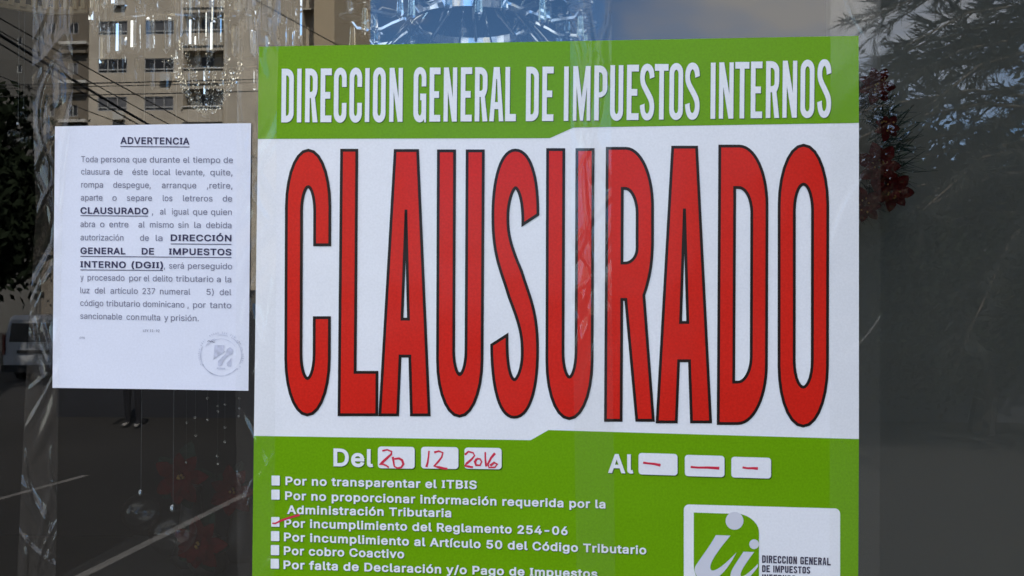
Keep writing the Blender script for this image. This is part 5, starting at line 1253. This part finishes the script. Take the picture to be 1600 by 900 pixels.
# trees
M_LEAF = mat('leaf_dark', (0.012, 0.017, 0.009), rough=0.95, spec=0.05, vary=0.35, scale=1.2)
M_SHRUB = mat('shrub_leaf', (0.012, 0.016, 0.009), rough=0.95, spec=0.05, vary=0.3, scale=1.5)
M_NEEDLE = mat('needle_grey', (0.018, 0.021, 0.016), rough=0.9, vary=0.25, scale=1.0)
M_DBARK = mat('dark_bark', (0.014, 0.012, 0.010), rough=0.95, vary=0.3, scale=4)
M_BARK = mat('bark', (0.07, 0.055, 0.04), rough=0.95, vary=0.3, scale=4)
def broadleaf(base, ctr, rad, n, label, seed, size=.085, leaf=None):
    rn_ = random.Random(seed)
    o = empty('broadleaf_tree', base); tag(o, label, 'tree', 'trees across the street')
    t_ = MB(); pts = [base, base.lerp(ctr, .35)+Vector((.1, 0, 0)), base.lerp(ctr, .75), ctr]
    t_.tube(pts, [.22, .18, .13, .07], 10)
    cl = []
    for k in range(26):
        d = Vector((rn_.gauss(0, 1), rn_.gauss(0, 1), rn_.gauss(0, 1))).normalized()*rn_.uniform(.35, .95)
        c = ctr+Vector((d.x*rad.x, d.y*rad.y, d.z*rad.z)); cl.append((c, rn_.uniform(.28, .48)))
        if k < 12: t_.tube([base.lerp(ctr, .6), (base.lerp(ctr, .8)+c)/2, c], [.08, .05, .02], 6)
    t_.build('trunk', M_BARK if leaf is None else M_DBARK, o)
    f_ = MB(); mr = min(rad.x, rad.z)
    for k in range(n):
        c, s_ = rn_.choice(cl)
        p = c+Vector((rn_.gauss(0, 1), rn_.gauss(0, 1), rn_.gauss(0, .8)))*s_*mr*.55
        nn = Vector((rn_.gauss(0, 1), rn_.gauss(0, 1), rn_.gauss(0, 1)+.6)).normalized()
        a = nn.orthogonal().normalized()*size*rn_.uniform(.6, 1.3); b = nn.cross(a)*.5
        f_.add([p-a, p-b, p+a, p+b], [(0, 1, 2, 3)])
    f_.build('crown', leaf or M_LEAF, o)
def tree_at(px, py, Y, rx, rz, n, label, seed, size=.085, leaf=None):
    c = M(px, py, Y); broadleaf(Vector((c.x, c.y, ROAD_Z)), c, Vector((rx, rx, rz)), n, label, seed, size, leaf)
tree_at(-40, 330, 30, 3.4, 3.8, 15000, 'dark broad tree mirrored at the far left behind the van', 1, .2)
tree_at(-70, -330, 15, 3.6, 2.6, 5200, 'unseen tall tree added left of view to shade the parked van', 8, .2)  # stands out of view, put in only to cast shade on the van
tree_at(150, 330, 31, 3.0, 3.2, 4200, 'dark broad tree mirrored behind the typed page', 2)
tree_at(1480, 330, 24, 4.2, 4.4, 9500, 'dense dark tree mirrored in the right grey area', 3, .16, M_SHRUB)
tree_at(1720, 290, 25, 4.0, 4.8, 8000, 'dense dark tree mirrored beyond the right edge', 4, .16, M_SHRUB)
tree_at(1330, 400, 27, 3.4, 3.6, 6000, 'dense dark tree mirrored beside the right poster edge', 5, .16, M_SHRUB)

def needle_tree(px, py, Y, label, seed, reach=1.0, nb=62):
    rn_ = random.Random(seed)
    c = M(px, py, Y); base = Vector((c.x, c.y, ROAD_Z))
    o = empty('needle_tree', base); tag(o, label, 'tree', 'trees across the street')
    top = c+Vector((0, 0, 4.5))
    t_ = MB(); t_.tube([base, base.lerp(top, .5)+Vector((.15, 0, 0)), top], [.26, .18, .05], 10)
    f_ = MB()
    for k in range(nb):
        t = rn_.uniform(.34, .98)
        s0 = base.lerp(top, t); a = rn_.uniform(0, 2*PI)
        L_ = ((1.15-t)*5.2*rn_.uniform(.6, 1.0)+.5)*reach
        d = Vector((math.cos(a), math.sin(a), rn_.uniform(.0, .35)))
        pts = [s0+d*L_*u-Vector((0, 0, .35*L_*u*u)) for u in (0, .33, .66, 1)]
        t_.tube(pts, [.05, .035, .02, .008], 5)
        for j in range(int(8*L_)):
            u = rn_.uniform(.15, 1.0)
            p = pts[0].lerp(pts[3], u); p.z = s0.z+d.z*L_*u-.35*L_*u*u
            td = (d+Vector((rn_.gauss(0, .5), rn_.gauss(0, .5), rn_.gauss(-.3, .4)))).normalized()
            for m_ in range(15):                     # a tuft of needles
                q0 = p+td*rn_.uniform(0, .45)
                nd = (td+Vector((rn_.gauss(0, .35), rn_.gauss(0, .35), rn_.gauss(-.12, .35)))).normalized()
                ln = rn_.uniform(.22, .42); sd = nd.orthogonal().normalized()*.013
                f_.add([q0-sd, q0+sd, q0+nd*ln], [(0, 1, 2)])
    t_.build('trunk', M_BARK, o)
    f_.build('crown', M_NEEDLE, o)
tree_at(1530, 490, 14, 3.2, 2.1, 30000, 'low dense dark shrubby tree mirrored at the right, nearest of all', 6, .06, M_SHRUB)
needle_tree(1665, 120, 17, 'feathery needle tree mirrored at the upper right, its trunk out of view', 21, 2.0, 130)

# parked van, seen from behind
YV = 23.0
def van(px, label):
    c = V(px, 560, YV); x, y = c.x, -YV; z = ROAD_Z
    o = empty('parked_van', (x, y, z)); tag(o, label, 'van')
    mw = mat('white_paint', (0.34, 0.345, 0.35), rough=0.3, coat=0.5); mt_ = mat('tyre_rubber', (0.02, 0.02, 0.02), rough=0.9); ml = mat('tail_lens', (0.10, 0.008, 0.006), rough=0.2)
    # body: lofted cross sections along its length (away from the shop)
    b__ = MB(); secs = []
    for (dy, zt, wt) in ((0, 1.72, .70), (.12, 1.84, .74), (2.6, 1.86, .74), (3.1, 1.62, .68), (3.5, 1.15, .72), (4.2, .98, .72), (4.3, .7, .70)):
        secs.append([(x+sx, y-dy, z+sz) for sx, sz in ((-.80, .28), (-.86, .55), (-.86, min(1.02, zt-.02)), (-wt, zt-.06), (-wt+.1, zt), (wt-.1, zt), (wt, zt-.06), (.86, min(1.02, zt-.02)), (.86, .55), (.80, .28))])
    n_ = len(secs[0]); fs = [tuple(range(n_))]
    for i in range(len(secs)-1):
        fs += [(i*n_+k, (i+1)*n_+k, (i+1)*n_+(k+1) % n_, i*n_+(k+1) % n_) for k in range(n_)]
    fs.append(tuple((len(secs)-1)*n_+k for k in reversed(range(n_))))
    b__.add([v for s_ in secs for v in s_], fs); b__.build('body', mw, o)
    b__ = MB(); p = [(x-.70, y+.012, z+1.10), (x+.70, y+.012, z+1.10), (x+.62, y+.012, z+1.62), (x-.62, y+.012, z+1.62)]
    b__.add(p+[(q[0], q[1]-.03, q[2]) for q in p], [(3, 2, 1, 0), (0, 1, 5, 4), (1, 2, 6, 5), (2, 3, 7, 6), (3, 0, 4, 7)]); b__.build('rear_window', M_PANEGL, o)
    b__ = MB(); b__.box((x-.45, y+.002, z+.78), (x+.45, y+.04, z+.87)); b__.build('door_handle', mt_, o)
    b__ = MB(); b__.box((x-.84, y-.05, z+.26), (x+.84, y+.12, z+.46)); b__.build('bumper', mt_, o)
    for sx in (-1, 1):
        b__ = MB(); b__.box((x+sx*.80, y+.002, z+.75), (x+sx*.865, y+.05, z+1.3)); b__.build('tail_light', ml, o)
        for dy in (.8, 3.4):
            b__ = MB(); b__.tube([(x+sx*.66, y-dy, z+.31), (x+sx*.86, y-dy, z+.31)], .31, 20); wo = b__.build('wheel', mt_, o)
            b__ = MB(); b__.tube([(x+sx*.855, y-dy, z+.31), (x+sx*.875, y-dy, z+.31)], .19, 16); b__.build('rim', M_CHROME, wo)
van(52, 'white van parked across the lot, mirrored at the far left')

# person by the wall, legs showing under the typed page
def person(px, py, label):
    g_ = G(px, py); x, y, z = g_
    J = {'pelvis': (0, 0, .95, .15), 'waist': (0, 0, 1.08, .135), 'chest': (0, .01, 1.30, .16), 'neckb': (0, 0, 1.46, .075), 'neck': (0, .01, 1.53, .055), 'head': (0, .02, 1.62, .085), 'crown': (0, .015, 1.71, .075)}
    E = [('pelvis', 'waist'), ('waist', 'chest'), ('chest', 'neckb'), ('neckb', 'neck'), ('neck', 'head'), ('head', 'crown')]
    for s_, sx in (('l', -1), ('r', 1)):
        J['hip'+s_] = (sx*.10, 0, .90, .10); J['knee'+s_] = (sx*.11, .02+.03*sx, .49, .062); J['ank'+s_] = (sx*.115, .05*sx, .09, .042); J['toe'+s_] = (sx*.13, .05*sx+.15, .045, .035)
        E += [('pelvis', 'hip'+s_), ('hip'+s_, 'knee'+s_), ('knee'+s_, 'ank'+s_), ('ank'+s_, 'toe'+s_)]
        J['sh'+s_] = (sx*.19, 0, 1.42, .06); J['elb'+s_] = (sx*.25, .0, 1.14, .042); J['wr'+s_] = (sx*.26, .10, .90, .03); J['palm'+s_] = (sx*.26, .13, .83, .028)
        E += [('chest', 'sh'+s_), ('sh'+s_, 'elb'+s_), ('elb'+s_, 'wr'+s_), ('wr'+s_, 'palm'+s_)]
        for f_ in range(5):
            J['f%d%s' % (f_, s_)] = (sx*(.235+.018*f_ if f_ else .215), .16+.006*f_, (.745+.01*abs(f_-2) if f_ else .80), .009)
            E.append(('palm'+s_, 'f%d%s' % (f_, s_)))
    names = list(J); me = bpy.data.meshes.new('person')
    me.from_pydata([J[k][:3] for k in names], [(names.index(a), names.index(b)) for a, b in E], [])
    tmp = bpy.data.objects.new('person', me); COL.objects.link(tmp)
    sk = tmp.modifiers.new('skin', 'SKIN'); sb = tmp.modifiers.new('sub', 'SUBSURF'); sb.levels = 2; sb.render_levels = 2
    for i, k in enumerate(names):
        me.skin_vertices[0].data[i].radius = (J[k][3], J[k][3]*(.72 if k in ('chest', 'waist', 'pelvis') else 1)); me.skin_vertices[0].data[i].use_root = (k == 'pelvis')
    bpy.context.view_layer.update()
    m2 = bpy.data.meshes.new_from_object(tmp.evaluated_get(bpy.context.evaluated_depsgraph_get()))
    bpy.data.objects.remove(tmp)
    for mm in (mat('dark_trousers', (.008, .008, .012), .9), mat('grey_shirt', (.10, .11, .13), .9), mat('skin', (.30, .17, .11), .5), mat('pale_shoe', (.24, .23, .22), .7)): m2.materials.append(mm)
    for p in m2.polygons:
        c = p.center
        p.material_index = 3 if c.z < .085 else 0 if (c.z < 1.0 and abs(c.x) < .21) else 1 if (c.z < 1.48 and c.z > .93) else 2
        p.use_smooth = True
    o = bpy.data.objects.new('person', m2); COL.objects.link(o); o.location = (x, y, z)
    tag(o, label, 'person')
    h = MB(); h.ball((x, y-.005, z+1.705), .092, 18, 1.05); h.build('hair', mat('black_hair', (.01, .008, .007), .7), o, True)
person(208, 668, 'person standing in dark trousers and pale shoes before the dark wall')
